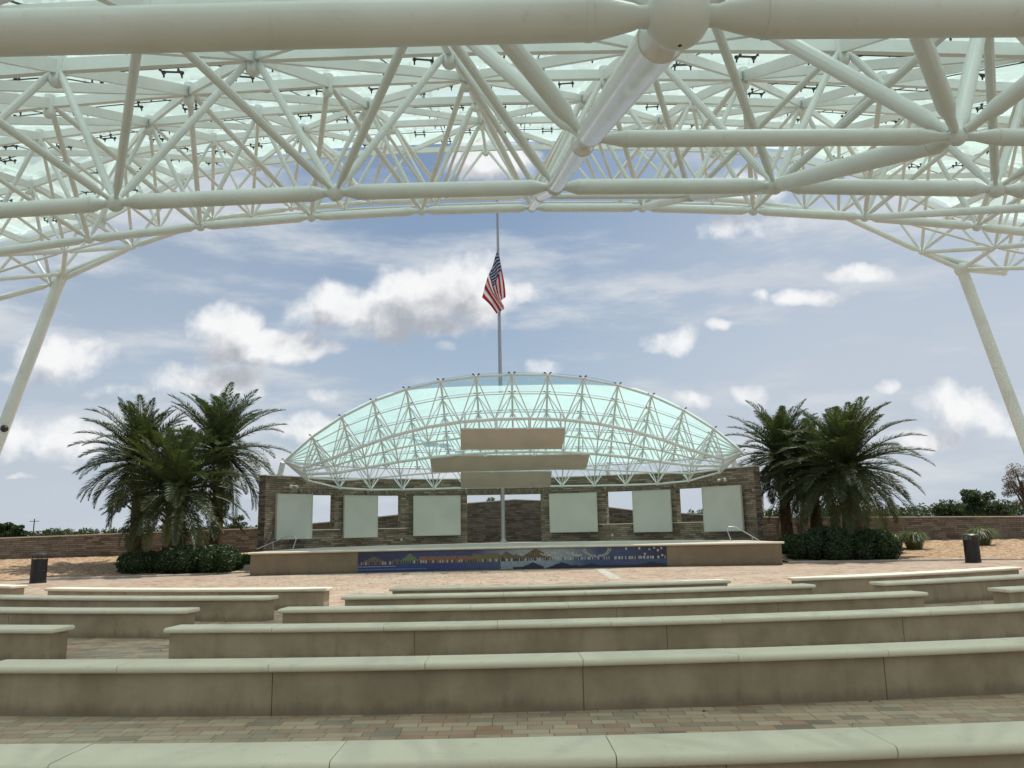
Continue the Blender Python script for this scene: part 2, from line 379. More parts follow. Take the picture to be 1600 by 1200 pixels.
# concrete kerb round the planted banks
for pts, lab in (([(-20,33.0),(-16,33.4),(-13.4,34.3),(-11.4,35.9)], 'k'), ([(11.6,34.8),(16,34.3),(20,33.75)], 'k')):
    b = MB(); W_ = .22
    rows = []
    P = [Vector((*p, 0)) for p in pts]; Q = []
    for i in range(len(P)-1):
        for k in range(6): Q.append(P[i].lerp(P[i+1], k/6))
    Q.append(P[-1])
    for i, p in enumerate(Q):
        d = (Q[min(i+1,len(Q)-1)]-Q[max(i-1,0)]).normalized(); nrm = Vector((-d.y, d.x, 0))
        rows.append([p+nrm*x+Vector((0,0,z)) for x, z in ((-.12,-.02),(-.12,.06),(-.10,.075),(.10,.075),(.12,.06),(.12,-.02))])
    b.quadgrid(rows); tag(b.build('kerb', 'curb', None, 30), kind='structure')
# light concrete band across the sunlit paving
b = MB(); b.face([(3.05,26.5,.004),(3.45,26.5,.004),(3.55,33.5,.004),(3.2,33.5,.004)]); tag(b.build('paving_band', 'curb', None, 0), kind='structure')

# ------------------------------------------------------------------ benches
CX, CY = -.45, 45.0
def bench(r, a0, a1, label, group=None, endL=True, endR=True):
    """ring bench: r = radius of the stage-side edge; angles from the -Y axis, positive to +X"""
    a0 += 0; dep, zt, th = .46, .46, .068
    mid = (a0+a1)/2; loc = (CX+math.sin(mid)*r, CY-math.cos(mid)*r, 0)
    root = empty('stone_bench', loc); tag(root, label, 'bench', group)
    def P(rr, a, z): return (CX+math.sin(a)*rr, CY-math.cos(a)*rr, z)
    # body
    bi, bo = r+.06, r+dep-.06; oa = .05/r
    b = MB(); L = (a1-a0)*r; nseg = max(1, round(L/2.95)); zb = zt-th
    for s_ in range(nseg):
        s0 = a0+oa+(a1-a0-2*oa)*s_/nseg; s1 = a0+oa+(a1-a0-2*oa)*(s_+1)/nseg
        g_ = .004/r; s0 += g_ if s_ else 0; s1 -= g_ if s_ < nseg-1 else 0
        n = max(3, int((s1-s0)*r/.35)); rows = []
        for k in range(n+1):
            a = s0+(s1-s0)*k/n; rows.append([P(bi,a,-.01),P(bi,a,zb),P(bo,a,zb),P(bo,a,-.01)])
        b.quadgrid(rows); b.face(rows[0]); b.face(list(reversed(rows[-1])))
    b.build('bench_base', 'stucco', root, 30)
    # core strip closing the joints
    b = MB(); rows = []
    for k in range(33):
        a = a0+oa*2+(a1-a0-4*oa)*k/32; rows.append([P(bi+.012,a,-.01),P(bi+.012,a,zb-.005),P(bo-.012,a,zb-.005),P(bo-.012,a,-.01)])
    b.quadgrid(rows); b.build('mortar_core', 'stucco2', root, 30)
    # cap stones with rounded nosing
    prof = []
    h = th/2
    for k in range(7):
        q = -math.pi/2+math.pi*k/6; prof.append((r+dep-h*.8+h*.8*math.cos(q), zt-h+h*math.sin(q)))
    prof += [(r+dep*.5, zt+.0005)]
    for k in range(7):
        q = math.pi/2+math.pi*k/6; prof.append((r+h*.8+h*.8*math.cos(q), zt-h+h*math.sin(q)))
    b = MB(); ncap = max(1, round(L/1.48))
    for s_ in range(ncap):
        s0 = a0+(a1-a0)*s_/ncap+(.003/r if s_ else 0); s1 = a0+(a1-a0)*(s_+1)/ncap-(.003/r if s_ < ncap-1 else 0)
        dz = rnd.uniform(-.0015,.0015); n = 8; rows = []
        for k in range(n+1):
            a = s0+(s1-s0)*k/n; sh = 0
            rows.append([P(rr, a, z+dz) for rr, z in prof])
        # soften the free ends
        if s_ == 0: rows.insert(0, [P(r+dep/2+(rr-r-dep/2)*.93, a0-.018/r, zt-h+(z-zt+h)*.55) for rr, z in prof])
        if s_ == ncap-1: rows.append([P(r+dep/2+(rr-r-dep/2)*.93, a1+.018/r, zt-h+(z-zt+h)*.55) for rr, z in prof])
        b.quadgrid(rows, True); b.face(rows[0]); b.face(list(reversed(rows[-1])))
    b.build('bench_cap', 'cap', root, 40)
    b = MB(); rows = []
    for k in range(33):
        a = a0+(a1-a0)*(k+.05)/32.1; rows.append([P(r+.03,a,zt-th+.01),P(r+.03,a,zt-.012),P(r+dep-.03,a,zt-.012),P(r+dep-.03,a,zt-th+.01)])
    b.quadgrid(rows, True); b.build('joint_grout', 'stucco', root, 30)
def ang(px, py):
    p = at_z(px, py, .46); return math.atan2(p.x-CX, CY-p.y)
rows_r = [40.02, 36.85, 33.92, 31.45, 29.05, 26.9]
G1 = 'curved stone benches facing the stage'
bench(rows_r[0], -.165, .175, 'long curved stone bench nearest the camera, cut off by the bottom edge', G1)
bench(rows_r[1], ang(12,1030), .185, 'second long curved stone bench from the camera, starting at the left edge', G1)
bench(rows_r[2], ang(283,976), .262, 'third long curved stone bench from the camera, its left end beside the paved aisle', G1)
bench(rows_r[3], ang(448,948.5), ang(1445,925), 'fourth curved stone bench from the camera in the middle block', G1)
bench(rows_r[4], ang(551,927), ang(1261,912), 'fifth curved stone bench from the camera in the middle block', G1)
bench(rows_r[5]+.2, ang(622,915), ang(1137,906), 'shortest middle curved stone bench, nearest the stage', G1)
G2 = 'stone benches of the left block'
bench(rows_r[2], -.40, ang(117,976), 'nearest stone bench of the left block, only its right end in view', G2)
bench(rows_r[3], -.48, ang(313,948.5), 'second stone bench of the left block, beside the shaded aisle', G2)
bench(rows_r[4], -.50, ang(434,930), 'third stone bench of the left block, in front of the sunlit one', G2)
bench(rows_r[5], ang(108,916), ang(520,917), 'sunlit pinkish cream stone bench of the left block, nearest the stage', G2)
bench(rows_r[5]-.4, -.66, ang(68,912), 'sunlit stone bench at the far left edge, only its right end in view', G2)
G3 = 'stone benches of the right block'
bench(rows_r[5]+.35, ang(1222,901), ang(1568,885), 'short stone bench right of the middle block, nearest the stage', G3)
bench(rows_r[4]+.2, ang(1354,908), .62, 'second stone bench of the right block, running off the right edge', G3)
bench(rows_r[3]+.1, ang(1545,918), .52, 'stone bench at the right edge of which only the left end shows', G3)
bench(rows_r[5]-.2, ang(1588,879), .72, 'stone bench corner peeking in at the right edge beside the mulch', G3)

# ------------------------------------------------------------------ stage
def sy(x): return 33.85 - .95*(abs(x)/10.8)**2 + (.0 if x < 0 else .25*(x/10.8))
st = empty('stage', (0,34,0)); tag(st, 'low curved tan stage platform with pale nosing in front of the stone wall', 'stage')
SX0, SX1, SZ = -10.72, 10.85, .93
def strip(x0, x1, zlo, zhi, dy=0, n=24):
    return [[(x0+(x1-x0)*k/n, sy(x0+(x1-x0)*k/n)+dy, zlo), (x0+(x1-x0)*k/n, sy(x0+(x1-x0)*k/n)+dy, zhi)] for k in range(n+1)]
MX0 = ray(563,880)[0]*34.0; MX1 = ray(1040,872)[0]*34.0
b = MB(); b.quadgrid(strip(SX0, SX1, -.01, SZ-.08, .03, 60))
b.face([(SX0, sy(SX0)+.03, -.01), (SX0, sy(SX0)+.03, SZ-.08), (SX0, 38.6, SZ-.08), (SX0, 38.6, -.01)])
b.face([(SX1, sy(SX1)+.03, -.01), (SX1, sy(SX1)+.03, SZ-.08), (SX1, 38.6, SZ-.08), (SX1, 38.6, -.01)])
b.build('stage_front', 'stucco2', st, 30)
b = MB(); rows = []
for k in range(61):
    x = SX0-.08+(SX1-SX0+.16)*k/60; y = sy(x)-.07
    rows.append([(x, y+p[0], SZ+p[1]) for p in ((.12,-.085),(.02,-.085),(-.02,-.07),(-.035,-.04),(-.02,-.012),(.02,0),(.42,0),(.42,-.085))])
b.quadgrid(rows, True); b.face(rows[0]); b.face(list(reversed(rows[-1]))); b.build('stage_nosing', 'cap', st, 40)
b = MB(); pts = [(SX0+(SX1-SX0)*k/40, sy(SX0+(SX1-SX0)*k/40)+.3, SZ-.006) for k in range(41)] + [(SX1,38.8,SZ-.006),(8.6,43.2,SZ-.006),(0,46.5,SZ-.006),(-8.6,43.2,SZ-.006),(SX0,38.8,SZ-.006)]
b.face(pts); b.build('stage_floor', 'curb', st, 0)
# tile mosaic on the stage front
def mosaic_col(u, v, r):
    # u 0..1 left to right, v 0..1 bottom to top
    def mixc(a, c, k): k = max(0, min(1, k)); return tuple(x+(y-x)*k for x, y in zip(a, c))
    skyc = mixc((.02,.03,.10), (.05,.09,.24), u/.25) if u < .25 else mixc((.05,.09,.24), (.42,.52,.56), (u-.38)/.14) if u < .66 else mixc((.42,.52,.56), (.05,.10,.24), (u-.66)/.12)
    if u > .84: skyc = mixc(skyc, (.02,.035,.10), (u-.84)/.14)
    c = skyc
    if u < .46: water = mixc((.03,.07,.27), (.08,.14,.27), (u-.25)/.2)
    elif u < .62: water = (.36,.48,.56)
    else: water = mixc((.36,.48,.56), (.05,.11,.27), (u-.62)/.12)
    sh = .40 if u > .12 else .36
    if v < sh: c = water
    if u < .12 and .24 < v < .29: c = (.35,.45,.6)
    if u < .22 and .10 < v < .15: c = (.2,.3,.5)
    # hills behind the houses
    def hill(c0, w, h): return h*max(0, 1-abs(u-c0)/w)**.8
    hl = sh + max(hill(.05,.05,.42), hill(.12,.05,.25))
    if v > sh and v < hl: c = (.16,.11,.10) if r > .35 else (.22,.18,.17)
    if v > sh and v < sh+hill(.165,.035,.5): c = (.16,.25,.13) if r > .3 else (.24,.32,.19)
    if .195 < u < .37 and sh < v < .72: c = [(.32,.12,.07),(.38,.22,.10),(.28,.16,.13)][int(r*3)%3]
    if .37 < u < .46 and sh < v < .78 + .05*math.sin(u*90): c = [(.34,.27,.09),(.26,.20,.08),(.16,.18,.08)][int(r*3)%3]
    if v > sh and v < sh+max(hill(.48,.04,.5), hill(.51,.05,.35), hill(.575,.06,.62)): c = [(.10,.09,.07),(.16,.10,.07),(.20,.17,.09)][int(r*3)%3] if r < .8 else (.3,.24,.1)
    if v < .10+.22*max(0,1-abs(u-.565)/.035) and u > .5: c = (.02,.045,.10) if u < .60 or u > .66 else c
    if v < max(.30*max(0,1-abs(u-.66)/.055), .22*max(0,1-abs(u-.755)/.045), .16*max(0,1-abs(u-.70)/.05), .24*max(0,1-abs(u-.95)/.09)): c = (.018,.03,.075)
    # row of piles and windows
    k = int(u*260); rr = random.Random(k).random()
    if sh+.0 < v < sh+.13 and u > .01 and (k % 2 == 0) and rr > .25:
        c = (.62,.62,.56) if rr > .72 else (.55,.40,.12) if (rr > .6 and u > .78) else (.015,.02,.04)
    if v < sh+.13 and v > sh and k % 2 and u > .42 and rr > .5: c = (.4,.5,.55)
    # gulls: small white chevrons
    for (gx, gy) in ((.60,.72),(.615,.66),(.627,.8),(.642,.78),(.687,.74),(.70,.66),(.713,.62)):
        if abs((v-gy) - .9*abs(u-gx)/.02*.12+.03) < .035 and abs(u-gx) < .012: c = (.62,.6,.48)
    # laurel arc
    du, dv = (u-.775)/.045, (v-.95)/.42
    q = du*du+dv*dv
    if .62 < q < 1.1 and v < .98 and (int(u*420)+int(v*20)) % 3: c = (.55,.53,.42)
    for (gx, gy) in ((.87,.92),(.912,.92),(.945,.86),(.96,.93),(.972,.80),(.983,.92),(.93,.62),(.985,.55),(.955,.45)):
        if abs(u-gx) < .0028 and abs(v-gy) < .05: c = (.7,.68,.5)
    kk = .42+.36*r
    return tuple(x*kk for x in c)
b = MB(); nx, nz = 520, 28
for i in range(nx):
    for j in range(nz):
        u0, u1, v0, v1 = i/nx, (i+1)/nx, j/nz, (j+1)/nz
        x0 = MX0+(MX1-MX0)*u0; x1 = MX0+(MX1-MX0)*u1
        z0 = .02+(SZ-.12)*v0; z1 = .02+(SZ-.12)*v1
        rr_ = rnd.random(); c = mosaic_col((u0+u1)/2, (v0+v1)/2, rr_)
        b.face([(x0,sy(x0)+.012,z0),(x1,sy(x1)+.012,z0),(x1,sy(x1)+.012,z1),(x0,sy(x0)+.012,z1)], None, c)
b.build('mosaic_mural', 'mosaic', st, 0)
for sgn in (-1, 1):   # steps at each end
    b = MB()
    for k in range(5):
        h = .93-.155*(k+1); b.box((sgn*(10.9+.15+.3*k), 37.1, h/2), .3, 1.7, h)
    b.build('side_steps', 'curb', st, 0)

# ------------------------------------------------------------------ curved stage wall
WR, WCY = 14.5, 30.5
def wp(phi, rr, z): return (math.sin(phi)*rr, WCY+math.cos(phi)*rr, z)
def phi_at(px, py=800, rr=WR):
    a = ray(px, py)[0]
    lo, hi_ = -1.4, 1.4
    for _ in range(50):
        m_ = (lo+hi_)/2
        if math.sin(m_)*rr/(WCY+math.cos(m_)*rr) < a: lo = m_
        else: hi_ = m_
    return lo
def z_at(px, py, rr=WR):
    p = phi_at(px, py, rr); return at_Y(px, py, WCY+math.cos(p)*rr).z
PE0, PE1 = phi_at(414, 800), phi_at(1181, 790)
WT = 4.42
wins = []
for (xa, xb, yt, yb, zfix) in ((470,523,773.5,829,None),(575,626,774,826.5,None),(730,845,773,870,.9),(948,1000,767,820,None),(1058,1110,763,816.5,None)):
    xm = (xa+xb)/2
    wins.append([phi_at(xa,800), phi_at(xb,800), zfix if zfix else z_at(xb if xm < 800 else xa, yb), z_at(xb if xm < 800 else xa, yt)])
zt_ = sum(w[3] for w in wins)/5
zb_ = sum(w[2] for w in wins if w[2] > 1)/4
for w in wins:
    w[3] = zt_
    if w[2] > 1: w[2] = zb_
wl = empty('stage_wall', (0,45,SZ)); tag(wl, 'tall curved ledge stone wall with window openings behind the stage', 'wall')
phis = sorted(set([PE0, PE1] + [w[0] for w in wins] + [w[1] for w in wins] + [PE0+(PE1-PE0)*k/70 for k in range(71)]))
zs = sorted({0.0, zb_, zt_, WT, SZ})
def solid(pa, pb, za, zb2):
    pm, zm = (pa+pb)/2, (za+zb2)/2
    if pm < PE0 or pm > PE1 or zm < 0 or zm > WT: return False
    return not any(w[0] < pm < w[1] and w[2] < zm < w[3] for w in wins)
b = MB(); TH = .5
for i in range(len(phis)-1):
    for j in range(len(zs)-1):
        pa, pb, za, zc = phis[i], phis[i+1], zs[j], zs[j+1]
        if not solid(pa, pb, za, zc): continue
        for rr, fl in ((WR, 0), (WR+TH, 1)):
            b.face([wp(pa,rr,za), wp(pb,rr,za), wp(pb,rr,zc), wp(pa,rr,zc)], [(pa*WR,za),(pb*WR,za),(pb*WR,zc),(pa*WR,zc)])
        def nb_(di, dj):
            ii, jj = i+di, j+dj
            if ii < 0 or ii >= len(phis)-1 or jj < 0 or jj >= len(zs)-1: return False
            return solid(phis[ii], phis[ii+1], zs[jj], zs[jj+1])
        if not nb_(-1,0): b.face([wp(pa,WR,za), wp(pa,WR+TH,za), wp(pa,WR+TH,zc), wp(pa,WR,zc)], [(0,za),(TH,za),(TH,zc),(0,zc)])
        if not nb_(1,0): b.face([wp(pb,WR,za), wp(pb,WR+TH,za), wp(pb,WR+TH,zc), wp(pb,WR,zc)], [(0,za),(TH,za),(TH,zc),(0,zc)])
        if not nb_(0,1): b.face([wp(pa,WR,zc), wp(pb,WR,zc), wp(pb,WR+TH,zc), wp(pa,WR+TH,zc)], [(pa*WR,0),(pb*WR,0),(pb*WR,TH),(pa*WR,TH)])
        if not nb_(0,-1): b.face([wp(pa,WR,za), wp(pb,WR,za), wp(pb,WR+TH,za), wp(pa,WR+TH,za)], [(pa*WR,0),(pb*WR,0),(pb*WR,TH),(pa*WR,TH)])
b.build('stone_wall', 'stone', wl, 0)
b = MB(); rows = []
for k in range(61):
    p = PE0-.003+(PE1-PE0+.006)*k/60; rows.append([wp(p,WR-.03,WT+.003), wp(p,WR-.03,WT+.055), wp(p,WR+TH+.03,WT+.055), wp(p,WR+TH+.03,WT+.003)])
b.quadgrid(rows, True); b.face(rows[0]); b.face(list(reversed(rows[-1]))); b.build('coping', 'cap', wl, 30)
for w in wins:
    # soldier course lintel
    b = MB(); n = int((w[1]-w[0]+.03)*WR/.085)
    for k in range(n):
        p = w[0]-.015+(w[1]-w[0]+.03)*(k+.5)/n; d = rnd.uniform(.0,.02)
        Mx = Matrix.Rotation(-p, 3, 'Z'); b.box(wp(p, WR-.012-d/2, w[3]+.16+rnd.uniform(-.01,.01)), .068, .03+d, .26+rnd.uniform(-.03,.03), Mx)
    # give the stones a UV so the material varies
    b.uv = [[(i*.37, j*.09) for j, _ in enumerate(f)] for i, f in enumerate(b.f)]
    b.build('lintel_course', 'stone', wl, 0)
    if w[2] > 1:
        b = MB(); rows = []
        for k in range(9):
            p = w[0]-.03+(w[1]-w[0]+.05)*k/8; rows.append([wp(p,WR-.07,w[2]+.003), wp(p,WR-.07,w[2]+.055), wp(p,WR+TH-.05,w[2]+.055), wp(p,WR+TH-.05,w[2]+.003)])
        b.quadgrid(rows, True); b.face(rows[0]); b.face(list(reversed(rows[-1]))); b.build('window_sill', 'cap', wl, 30)
# white boards on the wall
boards = [((433,771),(488,773),844,841,'leftmost of the six pale boards on the stage wall, behind the handrail'),
          ((538,774),(590,774.5),841,839,'pale board on the stage wall, second from the left between two window openings'),
          ((646,774.5),(719,774.5),837.5,836,'pale square board on the stage wall just left of the central opening'),
          ((858,771),(932,770),832,831,'pale square board on the stage wall just right of the central opening'),
          ((988,767),(1047,765),831.5,831,'pale board on the stage wall, second from the right beside a window opening'),
          ((1097,761),(1157,758),830.5,830,'rightmost of the six pale boards on the stage wall, behind the handrail')]
for (pa, pb, ya, yb, lab) in boards:
    rr = WR-.32; fa, fb = phi_at(*pa, rr), phi_at(*pb, rr)
    A = Vector(wp(fa, rr, 0)); B = Vector(wp(fb, rr, 0))
    zt2 = (z_at(*pa, rr)+z_at(*pb, rr))/2; zb2 = (z_at(pa[0],ya,rr)+z_at(pb[0],yb,rr))/2
    c = (A+B)/2; wdt = (B-A).length; c.z = (zt2+zb2)/2; H = zt2-zb2
    root = empty('wall_board', (c.x, c.y, zb2)); tag(root, lab, 'wall board', 'pale boards mounted on the stage wall')
    Mx = Matrix.Rotation(math.atan2(B.y-A.y, B.x-A.x), 3, 'Z')
    b = MB(); b.box(c, wdt-.06, .10, H-.06, Mx); b.build('board_face', 'panel', root, 0)
    b = MB()
    for sx in (-1,1): b.box(c+Mx@Vector((sx*(wdt/2-.012), .012, 0)), .03, .16, H, Mx)
    for sz in (-1,1): b.box(c+Mx@Vector((0, .012, sz*(H/2-.012))), wdt-.054, .16, .03, Mx)
    b.build('board_frame', 'panel', root, 0)
    b = MB()
    for sx in (-1,1):
        for sz in (-1,1): b.box(c+Mx@Vector((sx*wdt*.3, .2, sz*H*.3)), .08, .28, .08, Mx)
    b.build('mounting_bracket', 'dark', root, 0)
# small lamps / cameras on the wall
for (px, py) in ((454,759),(1133,748)):
    p = Vector(wp(phi_at(px, py), WR, z_at(px, py)))
    n = Vector((-math.sin(phi_at(px,py)), -math.cos(phi_at(px,py)), 0))
    root = empty('wall_light', p); tag(root, ('twin spot lamp bracketed high on the left end of the stage wall' if px < 800 else 'twin spot lamp bracketed high on the right end of the stage wall'), 'lamp', 'spot lamps on the stage wall')
    b = MB(); b.box(p+n*.04, .12, .08, .12); pl_ = b.build('wall_plate', 'panel', root)
    for s_ in (-1, 1):
        t_ = Vector((n.y, -n.x, 0))*s_
        b = MB(); b.tube([p+n*.08, p+n*.16+t_*.08, p+n*.22+t_*.14-Vector((0,0,.03)), p+n*.34+t_*.2-Vector((0,0,.09))], [.02,.02,.055,.075], 10); b.build('spot_head', 'panel', pl_)
for (px, py) in ((631,762),(627,843),(957,836)):
    p = Vector(wp(phi_at(px, py), WR, z_at(px, py))); n = Vector((-math.sin(phi_at(px,py)), -math.cos(phi_at(px,py)), 0))
    b = MB(); b.box(p+n*.03, .1, .06, .14); b.box(p+n*.065, .06, .012, .09)
    tag(b.build('junction_box', 'panel', None, 0), {762: 'small white box under the roof truss left of centre on the stage wall', 843: 'tiny white outlet box low on the stage wall left of centre', 836: 'tiny white outlet box low on the stage wall right of centre'}[py], 'junction box', 'outlet boxes on the stage wall')

# handrails
for sgn, pts, lab in ((-1, [(401,858),(444,840),(452,838),(460,838.5),(463,842),(457,862)], 'thin steel handrail at the left stage steps'),
                      (1, [(1198,851),(1160,829),(1148,823),(1139,823),(1136,828),(1143,848)], 'thin steel handrail at the right stage steps')):
    Yr = 36.3; P = [at_Y(x, y, Yr) for x, y in pts]; P[0].z = max(P[0].z, .5)
    root = empty('handrail', (P[2].x, Yr, SZ)); tag(root, lab, 'handrail', 'handrails at the stage ends')
    P[-1].z = SZ
    b = MB(); b.tube(P, .022, 10); b.build('rail_tube', 'stainless', root)
    q = P[0].lerp(P[1], .6); b = MB(); b.tube([q, (q.x, q.y, .5)], .02, 10); b.build('rail_post', 'stainless', root)

# ------------------------------------------------------------------ outer wall
ow = empty('boundary_wall', (0,52,0)); tag(ow, 'long low brown ledge stone wall rising to a peak behind the stage', 'wall')
b = MB(); cum = 0; b2 = MB()
for i in range(len(WALL)-1):
    (xa,ya,za),(xb,yb,zc) = WALL[i], WALL[i+1]; L = math.hypot(xb-xa, yb-ya); nx, ny = -(yb-ya)/L, (xb-xa)/L
    for o_ in (0, .4):
        b.face([(xa+nx*o_,ya+ny*o_,-.1),(xb+nx*o_,yb+ny*o_,-.1),(xb+nx*o_,yb+ny*o_,zc),(xa+nx*o_,ya+ny*o_,za)], [(cum,0),(cum+L,0),(cum+L,zc+.1),(cum,za+.1)])
    rows = [[(x-nx*.04, y-ny*.04, z+.002),(x-nx*.04,y-ny*.04,z+.06),(x+nx*.44,y+ny*.44,z+.06),(x+nx*.44,y+ny*.44,z+.002)] for x,y,z in ((xa,ya,za),(xb,yb,zc))]
    b2.quadgrid(rows, True); cum += L
b.build('stone_face', 'stone2', ow, 0); b2.build('coping', 'cap', ow, 0)

# ------------------------------------------------------------------ flagpole and flag
FY = 44.55
top = at_Y(777, 300, FY); bot = at_Y(783.5, 600, FY)
px_ = at_Y(784, 700, FY).x
fp = empty('flagpole', (px_, FY, SZ)); tag(fp, 'tall tapering grey flagpole rising behind the stage roof', 'flagpole')
b = MB(); b.tube([(px_,FY,SZ),(px_,FY,8),(top.x,FY,top.z)], [.115,.105,.05], 16); b.build('pole', 'galv', fp)
b = MB(); b.lathe((px_,FY,SZ), [(.01,0),(.24,0),(.23,.04),(.16,.09),(.12,.2),(.1,.2)]); b.build('base_collar', 'galv', fp)
b = MB(); b.ball((top.x,FY,top.z+.11), .12); b.build('ball_finial', 'galv', fp)
b = MB(); b.tube([(px_-.13,FY-.06,SZ+1.2),(top.x-.08,FY-.04,top.z-.05)], .008, 6); b.build('halyard', 'dark', fp)
fo = []
A = at_Y(778.6,388,FY-.13); B_ = at_Y(752.5,462,FY-.35); C_ = at_Y(789.5,464,FY-.2); D_ = at_Y(780.5,492,FY-.3)
b = MB(); nu, nv = 96, 78
def fpt(u, v):
    p = A.lerp(C_, u).lerp(B_.lerp(D_, u), v)
    # folds run down the cloth
    p.y += .17*math.sin(v*9.5+u*2.2)*(.25+u*.75) + .07*math.sin(v*19+1+u*4)
    p.x += .13*math.sin(v*8+u*3)*(.15+u) - .12*math.sin(u*math.pi)*(1-v)*.3
    p.z += -.18*math.sin(v*math.pi)*math.sin(u*math.pi) + .08*math.sin(v*11)*(1-u)
    return p
for i in range(nu):
    for j in range(nv):
        u0,u1,v0,v1 = i/nu,(i+1)/nu,j/nv,(j+1)/nv; um, vm = (u0+u1)/2, (v0+v1)/2
        red, wh, blu = (.50,.025,.04), (.78,.77,.75), (.02,.03,.12)
        c = red if int(vm*13) % 2 == 0 else wh
        if um < .4 and vm < 7/13:
            c = blu; gx, gy = um/.4*12, vm/(7/13)*10
            ix, iy = round(gx), round(gy)
            if 1 <= ix <= 11 and 1 <= iy <= 9 and (ix+iy) % 2 == 0 and math.hypot(gx-ix, gy-iy) < .42: c = wh
        b.face([fpt(u0,v0),fpt(u1,v0),fpt(u1,v1),fpt(u0,v1)], None, c)
fl = b.build('flag', 'flag', None, 0); tag(fl, 'limp red, white and blue striped flag hanging at half mast', 'flag')

# ------------------------------------------------------------------ stage roof (lens shaped glass shell on a space frame)
sr = empty('stage_roof', (0,38,5)); tag(sr, 'lens shaped aqua glass roof on a white tube space frame over the stage', 'glass roof')
def arch_y(t_): return 585.5 + 128*abs(t_)**2.2
def Ffr(t_):
    X = 10.95*t_; Y = 38.2 - 4.2*(1-t_*t_)
    e = (600-arch_y(t_)); el = (FPX*math.sin(PITCH)+e*math.cos(PITCH))/(FPX*math.cos(PITCH)-e*math.sin(PITCH))
    return Vector((X, Y, EYE+Y*el))
def Rre(t_):
    p = t_*R(50); return Vector((10.95*math.sin(t_*math.pi/2)**1.0 if False else 14.3*math.sin(p), 30.4+14.0*math.cos(p), 4.98 + .12*t_*t_))
zend = Ffr(1).z
def roof(t_, s_):
    t_ = max(-1, min(1, t_)); a = Ffr(t_); r_ = Rre(t_)
    r_.z = 4.98+(zend-4.98)*abs(t_)**3
    r_.x = r_.x*(10.95/Rre(1).x)
    if s_ < 0: return a + (a-a.lerp(r_, .1))*(-s_*10)
    p = a.lerp(r_, s_); p.z += .30*math.sin(math.pi*s_)*(1-t_*t_)**1.5
    return p
NT_, NS_ = 14, 5
tt = [-1+2*i/NT_ for i in range(NT_+1)]
def roofnorm(t_, s_):
    e = .02; a = roof(t_+e, s_)-roof(t_-e, s_); c = roof(t_, min(1,s_+e))-roof(t_, max(0,s_-e)); n = a.cross(c)
    if n.z < 0: n = -n
    return n.normalized() if n.length > 1e-9 else Vector((0,0,1))
# glass panes: one per cell
items = {'glass_pane': [], 'clear_pane': []}
for i in range(NT_):
    for j in range(NS_):
        t0, t1, s0, s1 = tt[i], tt[i+1], j/NS_, (j+1)/NS_
        def pane(bb, t0=t0, t1=t1, s0=s0, s1=s1, part=0):
            g_ = .004; N = 6
            rows = []
            for a in range(N+1):
                tq = t0+g_+(t1-t0-2*g_)*a/N; r_ = []
                for c_ in range(N+1):
                    lo, hi2 = s0+g_*1.5, s1-g_*1.5
                    if s0 == 0:
                        cut = max(0, .13*(1-(tq/.5)**2))
                        if part == 1: lo, hi2 = -.004, cut
                        else: lo = max(cut+.004, -.02) if cut > 0 else -.004
                    r_.append(roof(tq, lo+(hi2-lo)*c_/N) + Vector((0,0,.09)))
                rows.append(r_)
            bb.quadgrid(rows)
        c = roof((t0+t1)/2, (s0+s1)/2)
        items['glass_pane'].append((c, pane))
        if j == 0 and abs((t0+t1)/2) < .5: items['clear_pane'].append((c, lambda bb, f=pane: f(bb, part=1)))
limited('glass_pane', items['glass_pane'], 'glass_aqua', sr, 60)
limited('clear_pane', items['clear_pane'], 'glass_clear', sr, 60)
top_n = {}; tubes = []; balls = []; fittings = []
for i, t_ in enumerate(tt):
    for j in range(NS_+1):
        if i in (0, NT_) and j: continue
        top_n[i, j] = roof(t_, j/NS_)
def tb(a, c, r, n=8): tubes.append(((Vector(a)+Vector(c))/2, lambda bb: bb.tube([a, c], r, n, False)))
for (i, j), p in top_n.items():
    for q, r in (((i+1, j), .055 if j == 0 else .03), ((i, j+1), .05)):
        if q in top_n: tb(p, top_n[q], r)
        elif q[0] in (0, NT_): tb(p, top_n[q[0], 0], .04)
    if i == 1 and j: tb(p, top_n[0, 0], .03)
    balls.append((p, lambda bb, p=p: bb.ball(p, .07, 8, 6)))
    def fit(bb, p=p):
        for dx in (-.13, .13): bb.tube([p+Vector((0,0,.05)), p+Vector((dx*.6,0,.07)), p+Vector((dx,0,.09))], .014, 5); bb.tube([p+Vector((dx,0,.09)), p+Vector((dx,0,.13))], .045, 8)
    fittings.append((p, fit))
low = {}
for i in range(NT_):
    for j in range(NS_):
        tm, sm = (tt[i]+tt[i+1])/2, (j+.5)/NS_
        dp = .45+1.15*(1-abs(tm)**7)
        nn = roofnorm(tm, sm); p = roof(tm, sm); p = p - (nn*.55+Vector((0,0,.45)))*dp
        low[i, j] = p
        for ii in (i, i+1):
            for jj in (j, j+1):
                q = top_n.get((ii, jj)) or top_n.get((ii, 0))
                tb(p, q, .028, 6)
        balls.append((p, lambda bb, p=p: bb.ball(p, .075, 8, 6)))
for (i, j), p in low.items():
    if (i+1, j) in low: tb(p, low[i+1, j], .075 if j in (0, 2) else .045, 10)
    if (i, j+1) in low and i % 1 == 0: tb(p, low[i, j+1], .03, 6)
for s_, i in ((0, 0), (NT_, NT_-1)):
    for j in range(NS_): tb(top_n[s_, 0], low[i, j], .07 if j % 2 == 0 else .03, 10)
limited('frame_tube', tubes, 'steel', sr); limited('node_ball', balls, 'steel', sr); limited('glass_fitting', fittings, 'dark', sr)
